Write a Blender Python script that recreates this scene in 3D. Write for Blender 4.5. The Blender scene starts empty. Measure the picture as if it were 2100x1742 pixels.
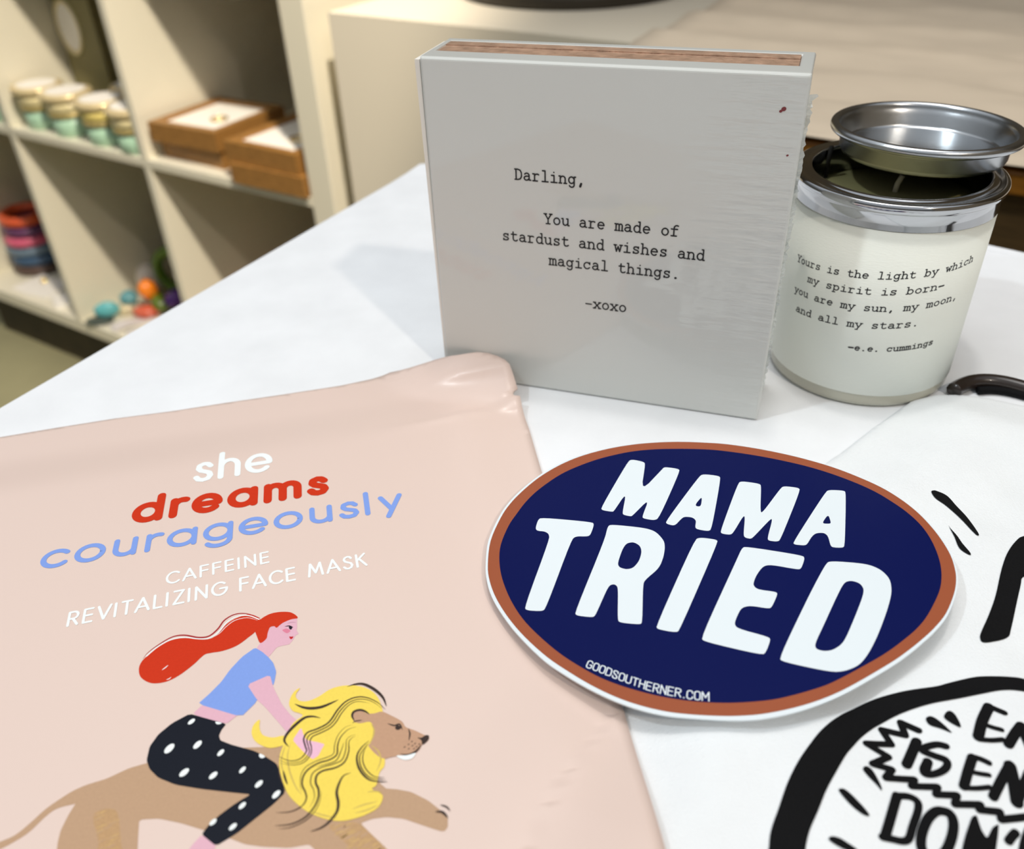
import bpy, bmesh, math, random
from mathutils import Vector, Matrix
from mathutils.geometry import tessellate_polygon

SC = bpy.context.scene
COL = SC.collection
PI = math.pi
rad = math.radians

# ------------------------------------------------------------------ camera, world, lights, exposure
CAM_H = 0.1954
cam_data = bpy.data.cameras.new('camera')
cam = bpy.data.objects.new('camera', cam_data)
COL.objects.link(cam)
cam_data.sensor_width = 36.0
cam_data.lens = 36.0 * 1790.0 / 2100.0
cam_data.clip_start = 0.01
cam_data.clip_end = 50
PITCH, ROLL = rad(35.5377), rad(-2.287)
cam.matrix_world = (Matrix.Translation((0, 0, CAM_H)) @ Matrix.Rotation(PI / 2 - PITCH, 4, 'X') @ Matrix.Rotation(ROLL, 4, 'Z'))
cam_data.dof.use_dof = True
cam_data.dof.focus_distance = 0.275
cam_data.dof.aperture_fstop = 11.0
SC.camera = cam

world = bpy.data.worlds.new('shop_light')
SC.world = world
world.use_nodes = True
wn, wl = world.node_tree.nodes, world.node_tree.links
wn.clear()
w_out = wn.new('ShaderNodeOutputWorld')
w_bg = wn.new('ShaderNodeBackground')
w_tc = wn.new('ShaderNodeTexCoord')
w_sep = wn.new('ShaderNodeSeparateXYZ')
w_map = wn.new('ShaderNodeMapRange')
w_ramp = wn.new('ShaderNodeValToRGB')
w_map.inputs['From Min'].default_value = -1
w_map.inputs['From Max'].default_value = 1
wl.new(w_tc.outputs['Generated'], w_sep.inputs[0])
wl.new(w_sep.outputs['Z'], w_map.inputs['Value'])
wl.new(w_map.outputs[0], w_ramp.inputs[0])
cr = w_ramp.color_ramp
cr.elements[0].position = 0.0
cr.elements[0].color = (.10, .09, .07, 1)
cr.elements[1].position = 1.0
cr.elements[1].color = (1.40, 1.47, 1.55, 1)
for p_, c_ in ((.48, (.16, .15, .13)), (.62, (.25, .26, .26)), (.78, (.90, .94, .98))):
    e_ = cr.elements.new(p_)
    e_.color = c_ + (1,)
w_bg.inputs['Strength'].default_value = 0.48
wl.new(w_ramp.outputs[0], w_bg.inputs[0])
wl.new(w_bg.outputs[0], w_out.inputs[0])


def aim(o, target):
    o.rotation_euler = (Vector(target) - o.location).to_track_quat('-Z', 'Y').to_euler()


def spot(name, loc, target, watts, color, cone, size, blend=.5):
    l = bpy.data.lights.new(name, 'SPOT')
    l.energy = watts
    l.color = color
    l.spot_size = rad(cone)
    l.spot_blend = blend
    l.shadow_soft_size = size
    o = bpy.data.objects.new(name, l)
    COL.objects.link(o)
    o.location = loc
    aim(o, target)
    return o


def from_dir(target, az, el, dist):
    a, e = rad(az), rad(el)
    return (target[0] + dist * math.cos(e) * math.cos(a), target[1] + dist * math.cos(e) * math.sin(a), target[2] + dist * math.sin(e))


# warm ceiling spots of the shop (behind and right of the camera), a cooler one to the left, plus an added pedestal spot
T1 = (.02, .32, 0)
spot('warm_spot_light', from_dir(T1, -62, 47, 2.6), T1, 56, (1.0, .88, .74), 34, .05)
T2 = (-.76, 1.68, -.32)
spot('warm_spot_light_shelf', from_dir(T2, -58, 47, 2.9), T2, 360, (1.0, .89, .74), 33, .05)
T3 = (.05, .30, 0)
spot('cool_spot_light', from_dir(T3, 201, 57, 2.4), T3, 44, (.86, .95, 1.0), 36, .05)
T4 = (.03, 1.22, 0)
spot('pedestal_fill_light', from_dir(T4, 60, 70, 2.2), T4, 300, (1.0, .96, .86), 14, .06)  # added narrow spot, only there to brighten the pedestal top

panel = bpy.data.lights.new('overhead_fill_panel', 'AREA')  # added soft fill from above, lifts upward faces and spares the box front
panel.shape = 'RECTANGLE'
panel.size, panel.size_y = 1.1, .6
panel.energy = 7.5
panel.color = (1.0, .98, .95)
po = bpy.data.objects.new('overhead_fill_panel', panel)
COL.objects.link(po)
po.location = (.10, .44, 1.75)
T5 = (.05, .34, 0)
spot('overhead_fill_light', from_dir(T5, 78, 87, 2.1), T5, 26, (1.0, .97, .92), 44, .07)  # added overhead fill that brightens the box top and the table

SC.view_settings.view_transform = 'Standard'
SC.view_settings.look = 'None'
SC.view_settings.gamma = 1.0
SC.view_settings.use_curve_mapping = False
SC.view_settings.exposure = 0.0
SC.cycles.max_bounces = 10
SC.cycles.caustics_reflective = False
SC.cycles.caustics_refractive = False

# ------------------------------------------------------------------ helpers
def lin(r, g, b):
    f = lambda c: c / 12.92 if c <= .04045 else ((c + .055) / 1.055) ** 2.4
    return (f(r / 255), f(g / 255), f(b / 255), 1)


def mat(name, col, rough=.5, metal=0.0, coat=0.0, coat_rough=.05, bump=0.0, scale=100, detail=3, var=0.0, stretch=None,
        spec=.5, trans=0.0, ior=1.45, sss=0.0, var_scale=None, sheen=0.0):
    """principled material with procedural colour variation and bump"""
    m = bpy.data.materials.new(name)
    m.use_nodes = True
    n, l = m.node_tree.nodes, m.node_tree.links
    b = n['Principled BSDF']
    b.inputs['Base Color'].default_value = col
    b.inputs['Roughness'].default_value = rough
    b.inputs['Metallic'].default_value = metal
    b.inputs['Coat Weight'].default_value = coat
    b.inputs['Coat Roughness'].default_value = coat_rough
    b.inputs['Specular IOR Level'].default_value = spec
    b.inputs['Transmission Weight'].default_value = trans
    b.inputs['IOR'].default_value = ior
    b.inputs['Sheen Weight'].default_value = sheen
    if sss:
        b.inputs['Subsurface Weight'].default_value = sss
        b.inputs['Subsurface Radius'].default_value = (.004, .003, .002)
    tc = n.new('ShaderNodeTexCoord')
    mp = n.new('ShaderNodeMapping')
    l.new(tc.outputs['Object'], mp.inputs[0])
    if stretch:
        mp.inputs['Scale'].default_value = stretch
    nz = n.new('ShaderNodeTexNoise')
    nz.inputs['Scale'].default_value = scale
    nz.inputs['Detail'].default_value = detail
    l.new(mp.outputs[0], nz.inputs['Vector'])
    if var:
        src = nz
        if var_scale:
            src = n.new('ShaderNodeTexNoise')
            src.inputs['Scale'].default_value = var_scale
            src.inputs['Detail'].default_value = 4
            l.new(mp.outputs[0], src.inputs['Vector'])
        mx = n.new('ShaderNodeMix')
        mx.data_type = 'RGBA'
        mr = n.new('ShaderNodeMapRange')
        mr.inputs['From Min'].default_value = .3
        mr.inputs['From Max'].default_value = .7
        l.new(src.outputs[0], mr.inputs[0])
        l.new(mr.outputs[0], mx.inputs[0])
        mx.inputs[6].default_value = tuple(c * (1 - var) for c in col[:3]) + (1,)
        mx.inputs[7].default_value = tuple(min(1, c * (1 + var)) for c in col[:3]) + (1,)
        l.new(mx.outputs[2], b.inputs['Base Color'])
    if bump:
        bp = n.new('ShaderNodeBump')
        bp.inputs['Strength'].default_value = bump
        bp.inputs['Distance'].default_value = .001
        l.new(nz.outputs[0], bp.inputs['Height'])
        l.new(bp.outputs[0], b.inputs['Normal'])
    return m


def tag(o, label, cat, group=None, kind=None):
    o['label'] = label
    if cat:
        o['category'] = cat
    if group:
        o['group'] = group
    if kind:
        o['kind'] = kind
    return o


def thing(name, label, cat, loc=(0, 0, 0), rotz=0.0, group=None):
    o = bpy.data.objects.new(name, None)
    o.empty_display_size = .01
    COL.objects.link(o)
    o.location = loc
    o.rotation_euler = (0, 0, rotz)
    return tag(o, label, cat, group)


def obj(name, bm, mats, parent=None, smooth=False, loc=None):
    me = bpy.data.meshes.new(name)
    bm.normal_update()
    bm.to_mesh(me)
    bm.free()
    for m in (mats if isinstance(mats, (list, tuple)) else [mats]):
        me.materials.append(m)
    if smooth:
        for p in me.polygons:
            p.use_smooth = True
    o = bpy.data.objects.new(name, me)
    COL.objects.link(o)
    if parent:
        o.parent = parent
    if loc:
        o.location = loc
    return o


def bevel(o, w, seg=2, angle=40):
    md = o.modifiers.new('bevel', 'BEVEL')
    md.width = w
    md.segments = seg
    md.limit_method = 'ANGLE'
    md.angle_limit = rad(angle)
    return o


def add_box(bm, lo, hi, mi=0):
    vs = [bm.verts.new((x, y, z)) for x in (lo[0], hi[0]) for y in (lo[1], hi[1]) for z in (lo[2], hi[2])]
    for f in ((0, 1, 3, 2), (4, 6, 7, 5), (0, 4, 5, 1), (2, 3, 7, 6), (0, 2, 6, 4), (1, 5, 7, 3)):
        bm.faces.new([vs[i] for i in f]).material_index = mi
    return bm


def box(lo, hi):
    return add_box(bmesh.new(), lo, hi)


def lathe(profile, seg=96, closed=False, bm=None):
    """profile: (radius, z) points, turned around the z axis"""
    bm = bm or bmesh.new()
    rings = []
    for r, z in profile:
        if r < 1e-7:
            rings.append([bm.verts.new((0, 0, z))])
        else:
            rings.append([bm.verts.new((r * math.cos(2 * PI * i / seg), r * math.sin(2 * PI * i / seg), z)) for i in range(seg)])
    pairs = list(zip(rings, rings[1:]))
    if closed:
        pairs.append((rings[-1], rings[0]))
    for a, b in pairs:
        for i in range(seg):
            j = (i + 1) % seg
            if len(a) == 1 and len(b) == 1:
                continue
            if len(a) == 1:
                bm.faces.new((a[0], b[i], b[j]))
            elif len(b) == 1:
                bm.faces.new((a[i], b[0], a[j]))
            else:
                bm.faces.new((a[i], b[i], b[j], a[j]))
    bmesh.ops.recalc_face_normals(bm, faces=bm.faces)
    return bm


def torus(R, r, z=0.0, seg=64, sub=12, bm=None, sx=1.0, sy=1.0):
    bm = bm or bmesh.new()
    vs = [[bm.verts.new(((R + r * math.cos(2 * PI * j / sub)) * math.cos(2 * PI * i / seg) * sx,
                         (R + r * math.cos(2 * PI * j / sub)) * math.sin(2 * PI * i / seg) * sy,
                         z + r * math.sin(2 * PI * j / sub))) for j in range(sub)] for i in range(seg)]
    for i in range(seg):
        for j in range(sub):
            bm.faces.new((vs[i][j], vs[(i + 1) % seg][j], vs[(i + 1) % seg][(j + 1) % sub], vs[i][(j + 1) % sub]))
    return bm


def tube(pts, r, sub=8, bm=None):
    bm = bm or bmesh.new()
    pts = [Vector(p) for p in pts]
    rings = []
    for i, p in enumerate(pts):
        d = (pts[min(i + 1, len(pts) - 1)] - pts[max(i - 1, 0)]).normalized()
        q = d.to_track_quat('Z', 'Y')
        rr = r[i] if isinstance(r, (list, tuple)) else r
        rings.append([bm.verts.new(p + q @ Vector((rr * math.cos(2 * PI * j / sub), rr * math.sin(2 * PI * j / sub), 0))) for j in range(sub)])
    for a, b in zip(rings, rings[1:]):
        for j in range(sub):
            bm.faces.new((a[j], a[(j + 1) % sub], b[(j + 1) % sub], b[j]))
    bm.faces.new(rings[0][::-1])
    bm.faces.new(rings[-1])
    return bm


def blob(bm, c, r, seed, amp=.25, sub=3, sc=(1, 1, 1)):
    rnd = random.Random(seed)
    dirs = [(Vector((rnd.gauss(0, 1), rnd.gauss(0, 1), rnd.gauss(0, 1))).normalized(), rnd.uniform(-amp, amp)) for _ in range(10)]
    res = bmesh.ops.create_icosphere(bm, subdivisions=sub, radius=1)
    for v in res['verts']:
        d = v.co.normalized()
        k = 1 + sum(a * max(0, d.dot(q)) ** 3 for q, a in dirs)
        v.co = Vector((c[0] + d.x * r * k * sc[0], c[1] + d.y * r * k * sc[1], c[2] + d.z * r * k * sc[2]))
    return bm


# ---- flat printed shapes, strokes and lettering that follow a surface z = zf(x, y)
def catmull(pts, closed, n=6):
    out = []
    N = len(pts)
    for i in range(N if closed else N - 1):
        p = [pts[(i + k) % N] if closed else pts[min(max(i + k, 0), N - 1)] for k in (-1, 0, 1, 2)]
        for s in range(n):
            t = s / n
            out.append(tuple(.5 * (2 * p[1][a] + (p[2][a] - p[0][a]) * t + (2 * p[0][a] - 5 * p[1][a] + 4 * p[2][a] - p[3][a]) * t * t
                                   + (3 * p[1][a] - p[0][a] - 3 * p[2][a] + p[3][a]) * t ** 3) for a in (0, 1)))
    if not closed:
        out.append(tuple(pts[-1]))
    return out


def chaikin(pts, k=.25):
    out = []
    N = len(pts)
    for i in range(N):
        a, b = pts[i], pts[(i + 1) % N]
        out.append((a[0] * (1 - k) + b[0] * k, a[1] * (1 - k) + b[1] * k))
        out.append((a[0] * k + b[0] * (1 - k), a[1] * k + b[1] * (1 - k)))
    return out


def pairs_of(flat):
    return [(flat[i] * 1e-5, flat[i + 1] * 1e-5) for i in range(0, len(flat), 2)]


def fill(bm, loops, zf, mi=0, maxlen=.006):
    tmp = bmesh.new()
    allp = [p for lp in loops for p in lp]
    vs = [tmp.verts.new((p[0], p[1], 0)) for p in allp]
    for t in tessellate_polygon([[Vector((p[0], p[1], 0)) for p in lp] for lp in loops]):
        if len(set(t)) == 3:
            try:
                tmp.faces.new([vs[i] for i in t])
            except ValueError:
                pass
    for _ in range(7):
        es = [e for e in tmp.edges if e.calc_length() > maxlen]
        if not es:
            break
        bmesh.ops.subdivide_edges(tmp, edges=es, cuts=1)
        bmesh.ops.triangulate(tmp, faces=tmp.faces)
    idx = {}
    for v in tmp.verts:
        idx[v] = bm.verts.new((v.co.x, v.co.y, zf(v.co.x, v.co.y)))
    for f in tmp.faces:
        vv = [idx[v] for v in f.verts]
        if f.calc_area() < 1e-14:
            continue
        if f.normal.z < 0 or (f.normal.length == 0):
            vv = vv[::-1]
        nf = bm.faces.new(vv)
        nf.material_index = mi
    tmp.free()


def stroke(bm, pts, w, zf, mi=0, mode=0, smooth=True, place=None):
    """mode 0: even width, 1: tapering brush stroke; place(x, y, lift) maps to 3-D instead of zf"""
    put = place or (lambda x, y, q: (x, y, zf(x, y) + q))
    P = catmull(pts, False, 8) if smooth and len(pts) > 2 else list(pts)
    if len(P) < 25:
        Q = [P[0]]
        for a, b in zip(P, P[1:]):
            k = max(1, min(8, int(math.hypot(b[0] - a[0], b[1] - a[1]) / max(w * 1.5, 1e-5))))
            Q += [(a[0] + (b[0] - a[0]) * i / k, a[1] + (b[1] - a[1]) * i / k) for i in range(1, k + 1)]
        P = Q
    P = [p for i, p in enumerate(P) if i == 0 or math.hypot(p[0] - P[i - 1][0], p[1] - P[i - 1][1]) > 1e-8]
    if len(P) < 2:
        return
    L = [0]
    for a, b in zip(P, P[1:]):
        L.append(L[-1] + math.hypot(b[0] - a[0], b[1] - a[1]))
    tot = L[-1] or 1

    def hw(i):
        t = L[i] / tot
        return w * .5 if mode == 0 else w * .5 * max(.12, math.sin(PI * min(1, max(0, t))) ** .6)
    D = [((b[0] - a[0]) / (L[i + 1] - L[i]), (b[1] - a[1]) / (L[i + 1] - L[i])) for i, (a, b) in enumerate(zip(P, P[1:]))]
    cuts = [0] + [i for i in range(1, len(P) - 1) if D[i - 1][0] * D[i][0] + D[i - 1][1] * D[i][1] < .80] + [len(P) - 1]
    for r, (i0, i1) in enumerate(zip(cuts, cuts[1:])):
        q = (r % 3) * .000006
        prev = None
        for i in range(i0, i1 + 1):
            d0 = D[max(i - 1, i0)] if i > i0 else D[i0]
            d1 = D[min(i, i1 - 1)]
            tx, ty = d0[0] + d1[0], d0[1] + d1[1]
            n = math.hypot(tx, ty)
            nx, ny = -ty / n, tx / n
            h = hw(i) / max(.5, nx * -d0[1] + ny * d0[0])
            x, y = P[i]
            cur = (bm.verts.new(put(x - nx * h, y - ny * h, q)), bm.verts.new(put(x + nx * h, y + ny * h, q)))
            if prev:
                bm.faces.new((prev[0], cur[0], cur[1], prev[1])).material_index = mi
            prev = cur
    for k, i in enumerate(cuts):
        h = hw(i)
        x, y = P[i]
        c = [bm.verts.new(put(x + h * math.cos(2 * PI * j / 12), y + h * math.sin(2 * PI * j / 12), -.000008 - (k % 3) * .000005)) for j in range(12)]
        bm.faces.new(c).material_index = mi


def arc(cx, cy, rx, ry, a0, a1, n=14):
    return [(cx + rx * math.cos(rad(a0 + (a1 - a0) * i / n)), cy + ry * math.sin(rad(a0 + (a1 - a0) * i / n))) for i in range(n + 1)]


def ln(*p):
    return list(p)


# typewriter face: cell 6 wide, x height 4.5, capitals 6.6; every glyph is a list of strokes
def typeface():
    G = {}
    G['a'] = [arc(2.7, 3.1, 1.6, 1.4, 150, 0, 10) + [(4.3, .5)], ln((4.3, .3), (5.4, .2)), [(4.3, 2.6), (2.6, 2.6)] + arc(2.6, 1.35, 1.7, 1.25, 90, 270, 10) + [(3.4, .3), (4.3, 1.3)]]
    G['b'] = [ln((.4, 6.8), (1.3, 6.8), (1.3, .1)), ln((.4, .1), (1.3, .1)), arc(3.1, 2.25, 1.9, 2.15, 160, -160, 20)]
    G['c'] = [arc(3.0, 2.25, 2.1, 2.15, 35, 325, 18), ln((4.8, 4.4), (4.8, 3.2))]
    G['d'] = [ln((3.7, 6.8), (4.6, 6.8), (4.6, .1), (5.5, .1)), arc(2.8, 2.25, 1.9, 2.15, 20, 340, 20)]
    G['e'] = [ln((1.0, 2.4), (5.0, 2.4)), arc(3.0, 2.25, 2.0, 2.15, 4, 315, 20)]
    G['f'] = [[(5.2, 6.5), (4.4, 6.8), (3.4, 6.6), (2.7, 5.8), (2.6, 4.8), (2.6, .1)], ln((.9, 4.4), (4.8, 4.4)), ln((1.0, .1), (4.4, .1))]
    G['g'] = [arc(2.7, 2.4, 1.8, 2.0, 20, 340, 20), ln((5.4, 4.4), (4.5, 4.4), (4.5, -.6)), arc(2.9, -.6, 1.6, 1.35, 0, -160, 10)]
    G['h'] = [ln((.4, 6.8), (1.3, 6.8), (1.3, .1)), ln((.4, .1), (2.2, .1)), arc(2.95, 2.9, 1.6, 1.5, 165, 0, 10) + [(4.55, .1)], ln((3.7, .1), (5.5, .1))]
    G['i'] = [ln((1.4, 4.4), (3.1, 4.4), (3.1, .1)), ln((1.1, .1), (5.1, .1)), ln((2.95, 6.3), (3.05, 6.3))]
    G['l'] = [ln((1.4, 6.8), (3.1, 6.8), (3.1, .1)), ln((1.1, .1), (5.1, .1))]
    G['m'] = [ln((.2, 4.4), (1.0, 4.4), (1.0, .1)), ln((.3, .1), (1.7, .1)), arc(2.05, 3.3, 1.0, 1.1, 165, 0, 8) + [(3.05, .1)], ln((2.6, .1), (3.6, .1)), arc(4.05, 3.3, 1.0, 1.1, 165, 0, 8) + [(5.05, .1)], ln((4.6, .1), (5.7, .1))]
    G['n'] = [ln((.4, 4.4), (1.3, 4.4), (1.3, .1)), ln((.4, .1), (2.2, .1)), arc(2.95, 2.9, 1.6, 1.5, 165, 0, 10) + [(4.55, .1)], ln((3.7, .1), (5.5, .1))]
    G['o'] = [arc(3, 2.25, 2.0, 2.15, 0, 360, 22)]
    G['p'] = [ln((.3, 4.4), (1.3, 4.4), (1.3, -2.0)), ln((.3, -2.0), (2.5, -2.0)), arc(3.1, 2.25, 1.9, 2.15, 160, -160, 20)]
    G['r'] = [ln((.8, 4.4), (2.0, 4.4), (2.0, .1)), ln((.8, .1), (3.9, .1)), arc(3.7, 2.9, 1.7, 1.5, 165, 50, 8)]
    G['s'] = [[(4.5, 3.5), (4.0, 4.2), (3.0, 4.4), (1.9, 4.2), (1.4, 3.4), (1.9, 2.6), (3.0, 2.3), (4.1, 2.0), (4.7, 1.2), (4.2, .4), (3.0, .1), (1.9, .3), (1.3, 1.1)], ln((4.5, 4.4), (4.5, 3.4)), ln((1.3, .1), (1.3, 1.1))]
    G['t'] = [[(2.2, 6.0), (2.2, 1.3), (2.6, .4), (3.5, .1), (4.5, .25), (5.1, .7)], ln((.9, 4.4), (4.6, 4.4))]
    G['u'] = [[(1.3, 4.4), (1.3, 1.6), (1.7, .5), (2.7, .1), (3.8, .5), (4.6, 1.5)], ln((.4, 4.4), (1.3, 4.4)), ln((3.7, 4.4), (4.6, 4.4), (4.6, .1), (5.5, .1))]
    G['w'] = [ln((.9, 4.4), (1.9, .1), (3.0, 3.4), (4.1, .1), (5.1, 4.4)), ln((.2, 4.4), (1.9, 4.4)), ln((4.1, 4.4), (5.8, 4.4))]
    G['x'] = [ln((1.0, 4.4), (5.0, .1)), ln((5.0, 4.4), (1.0, .1)), ln((.4, 4.4), (1.9, 4.4)), ln((4.1, 4.4), (5.6, 4.4)), ln((.4, .1), (2.0, .1)), ln((4.0, .1), (5.6, .1))]
    G['y'] = [ln((1.0, 4.4), (3.1, .1)), ln((5.0, 4.4), (2.2, -2.0)), ln((.3, 4.4), (1.9, 4.4)), ln((4.1, 4.4), (5.7, 4.4)), ln((1.1, -2.0), (2.7, -2.0))]
    G['D'] = [ln((.6, 6.5), (2.6, 6.5)), ln((.6, .1), (2.6, .1)), ln((1.4, 6.5), (1.4, .1)), [(2.6, 6.5), (4.2, 6.0), (5.0, 4.6), (5.1, 3.2), (5.0, 1.9), (4.2, .6), (2.6, .1)]]
    G['Y'] = [ln((.9, 6.5), (3.0, 3.0)), ln((5.1, 6.5), (3.0, 3.0), (3.0, .1)), ln((.2, 6.5), (2.0, 6.5)), ln((4.0, 6.5), (5.8, 6.5)), ln((1.7, .1), (4.3, .1))]
    G[','] = [ln((3.1, .6), (2.5, -1.1))]
    G['.'] = [ln((2.8, .35), (3.0, .35))]
    G['-'] = [ln((1.0, 2.6), (5.0, 2.6))]
    return G


def geoface():
    """round geometric sans; x height 4.6, ascender 7; (advance, strokes)"""
    o = lambda cx: arc(cx, 2.3, 2.3, 2.3, 0, 360, 28)
    G = {}
    G['s'] = (3.4, [[(2.9, 3.75), (2.3, 4.45), (1.5, 4.6), (.6, 4.2), (.45, 3.3), (1.0, 2.65), (1.8, 2.3), (2.7, 1.85), (3.0, 1.05), (2.5, .2), (1.5, 0), (.6, .25), (.1, .95)]])
    G['h'] = (4.4, [ln((.3, 7), (.3, 0)), arc(2.05, 2.85, 1.75, 1.75, 175, 0, 12) + [(3.8, 0)]])
    G['e'] = (5.2, [[(.1, 2.2), (4.6, 2.2)], arc(2.35, 2.3, 2.3, 2.3, 0, 318, 26)])
    G['d'] = (5.3, [o(2.4), ln((4.7, 7), (4.7, 0))])
    G['r'] = (2.7, [ln((.3, 4.6), (.3, 0)), arc(2.0, 2.9, 1.7, 1.7, 175, 70, 8)])
    G['a'] = (5.3, [o(2.4), ln((4.7, 4.6), (4.7, 0))])
    G['m'] = (7.2, [ln((.3, 4.6), (.3, 0)), arc(1.85, 3.05, 1.55, 1.55, 175, 0, 10) + [(3.4, 0)], arc(4.95, 3.05, 1.55, 1.55, 175, 0, 10) + [(6.5, 0)]])
    G['c'] = (4.6, [arc(2.4, 2.3, 2.3, 2.3, 42, 318, 24)])
    G['o'] = (5.3, [o(2.4)])
    G['u'] = (4.5, [[(.3, 4.6), (.3, 1.8)] + arc(2.0, 1.7, 1.7, 1.7, 180, 360, 12) + [(3.7, 4.6)], ln((3.7, 4.6), (3.7, 0))])
    G['g'] = (5.3, [o(2.4), ln((4.7, 4.6), (4.7, -.5)), arc(2.5, -.4, 2.2, 1.8, 0, -150, 12)])
    G['l'] = (1.5, [ln((.3, 7), (.3, 0))])
    G['y'] = (4.4, [ln((.2, 4.6), (2.1, .3)), ln((4.0, 4.6), (1.3, -2.0))])
    H = 7.0
    G['C'] = (6.0, [arc(3.4, 3.5, 3.3, 3.5, 45, 315, 24)])
    G['A'] = (6.4, [ln((.2, 0), (3.1, H)), ln((6.0, 0), (3.1, H)), ln((1.2, 2.2), (5.0, 2.2))])
    G['F'] = (4.4, [ln((.4, 0), (.4, H), (3.9, H)), ln((.4, 3.7), (3.6, 3.7))])
    G['E'] = (4.6, [ln((3.9, 0), (.4, 0), (.4, H), (3.9, H)), ln((.4, 3.6), (3.7, 3.6))])
    G['I'] = (1.6, [ln((.4, 0), (.4, H))])
    G['N'] = (6.0, [ln((.4, 0), (.4, H), (5.2, 0), (5.2, H))])
    G['R'] = (5.0, [ln((.4, 0), (.4, H)), [(.4, H), (2.4, H)] + arc(2.4, 5.2, 1.8, 1.8, 85, -85, 10) + [(2.4, 3.4), (.4, 3.4)], ln((2.2, 3.4), (4.4, 0))])
    G['V'] = (5.8, [ln((.2, H), (2.9, 0), (5.6, H))])
    G['T'] = (4.4, [ln((.1, H), (4.3, H)), ln((2.2, H), (2.2, 0))])
    G['L'] = (4.0, [ln((.4, H), (.4, 0), (3.6, 0))])
    G['Z'] = (5.0, [ln((.4, H), (4.5, H), (.3, 0), (4.6, 0))])
    G['G'] = (6.8, [arc(3.5, 3.5, 3.3, 3.5, 48, 360, 26), ln((6.8, 3.5), (3.8, 3.5))])
    G['M'] = (7.2, [ln((.3, 0), (1.2, H), (3.5, 1.6), (5.8, H), (6.7, 0))])
    G['S'] = (4.5, [[(3.9, 5.9), (3.2, 6.8), (2.2, 7.0), (1.0, 6.6), (.5, 5.5), (1.0, 4.4), (2.2, 3.7), (3.5, 3.0), (4.1, 1.8), (3.5, .5), (2.2, 0), (1.0, .3), (.2, 1.3)]])
    G['K'] = (5.0, [ln((.4, H), (.4, 0)), ln((4.3, H), (.6, 3.6)), ln((1.6, 4.4), (4.6, 0))])
    G[' '] = (2.6, [])
    return G


def condface():
    """narrow capitals; height 7, widths about 3"""
    G = {}
    rr = lambda: arc(1.5, 5.4, 1.5, 1.6, 0, 180, 8) + arc(1.5, 1.6, 1.5, 1.6, 180, 360, 8) + [(3.0, 5.4)]
    G['O'] = [rr()]
    G['G'] = [[(3.0, 5.4)] + arc(1.5, 5.4, 1.5, 1.6, 0, 180, 8) + arc(1.5, 1.6, 1.5, 1.6, 180, 360, 8) + [(3.0, 3.3), (1.8, 3.3)]]
    G['C'] = [[(3.0, 5.0)] + arc(1.5, 5.4, 1.5, 1.6, 0, 180, 8) + arc(1.5, 1.6, 1.5, 1.6, 180, 360, 8) + [(3.0, 2.0)]]
    G['D'] = [[(0, 0), (0, 7), (1.6, 7), (2.6, 6.6), (3.0, 5.4), (3.0, 1.6), (2.6, .4), (1.6, 0), (0, 0)]]
    G['S'] = [[(2.9, 5.3), (2.6, 6.6), (1.5, 7), (.4, 6.6), (.1, 5.4), (.6, 4.3), (2.4, 2.8), (2.9, 1.6), (2.6, .4), (1.5, 0), (.4, .4), (.1, 1.8)]]
    G['U'] = [[(0, 7), (0, 1.6)] + arc(1.5, 1.6, 1.5, 1.6, 180, 360, 8) + [(3, 7)]]
    G['T'] = [ln((0, 7), (3, 7)), ln((1.5, 7), (1.5, 0))]
    G['H'] = [ln((0, 7), (0, 0)), ln((3, 7), (3, 0)), ln((0, 3.5), (3, 3.5))]
    G['E'] = [ln((2.8, 7), (0, 7), (0, 0), (2.8, 0)), ln((0, 3.6), (2.4, 3.6))]
    G['R'] = [ln((0, 0), (0, 7)), [(0, 7), (1.8, 7), (2.8, 6.4), (2.9, 5.0), (2.4, 3.9), (1.4, 3.5), (0, 3.5)], ln((1.4, 3.5), (3, 0))]
    G['N'] = [ln((0, 0), (0, 7), (3, 0), (3, 7))]
    G['M'] = [ln((0, 0), (0, 7), (1.8, 2.5), (3.6, 7), (3.6, 0))]
    G['.'] = [ln((.5, .2), (.8, .2))]
    return G

# ------------------------------------------------------------------ surfaces of the soft things
def sstep(x, a, b):
    t = min(1.0, max(0.0, (x - a) / (b - a)))
    return t * t * (3 - 2 * t)

def seg_dist(px, py, pts, closed=False):
    best = 1e9
    n = len(pts)
    for i in range(n if closed else n - 1):
        ax, ay = pts[i]
        bx, by = pts[(i + 1) % n]
        dx, dy = bx - ax, by - ay
        t = max(0.0, min(1.0, ((px - ax) * dx + (py - ay) * dy) / (dx * dx + dy * dy + 1e-18)))
        d = math.hypot(px - ax - t * dx, py - ay - t * dy)
        best = min(best, d)
    return best

def inside(px, py, pts):
    c = False
    n = len(pts)
    for i in range(n):
        ax, ay = pts[i]
        bx, by = pts[(i + 1) % n]
        if (ay > py) != (by > py) and px < (bx - ax) * (py - ay) / (by - ay) + ax:
            c = not c
    return c

SHIRT = [(.1750, .2800), (.1650, .2806), (.1553, .2775), (.1343, .2607), (.1075, .2383), (.0800, .2090), (.0520, .1730),
         (.0260, .1420), (.0060, .1150), (-.0150, .0750), (-.0300, -.0200), (.2900, -.0400), (.3100, .2450), (.2400, .2590),
         (.1950, .2710), (.1840, .2772)]
BOX_BL = (-.0264, .3114)
BOX_ANG = math.radians(-19.45)

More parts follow.
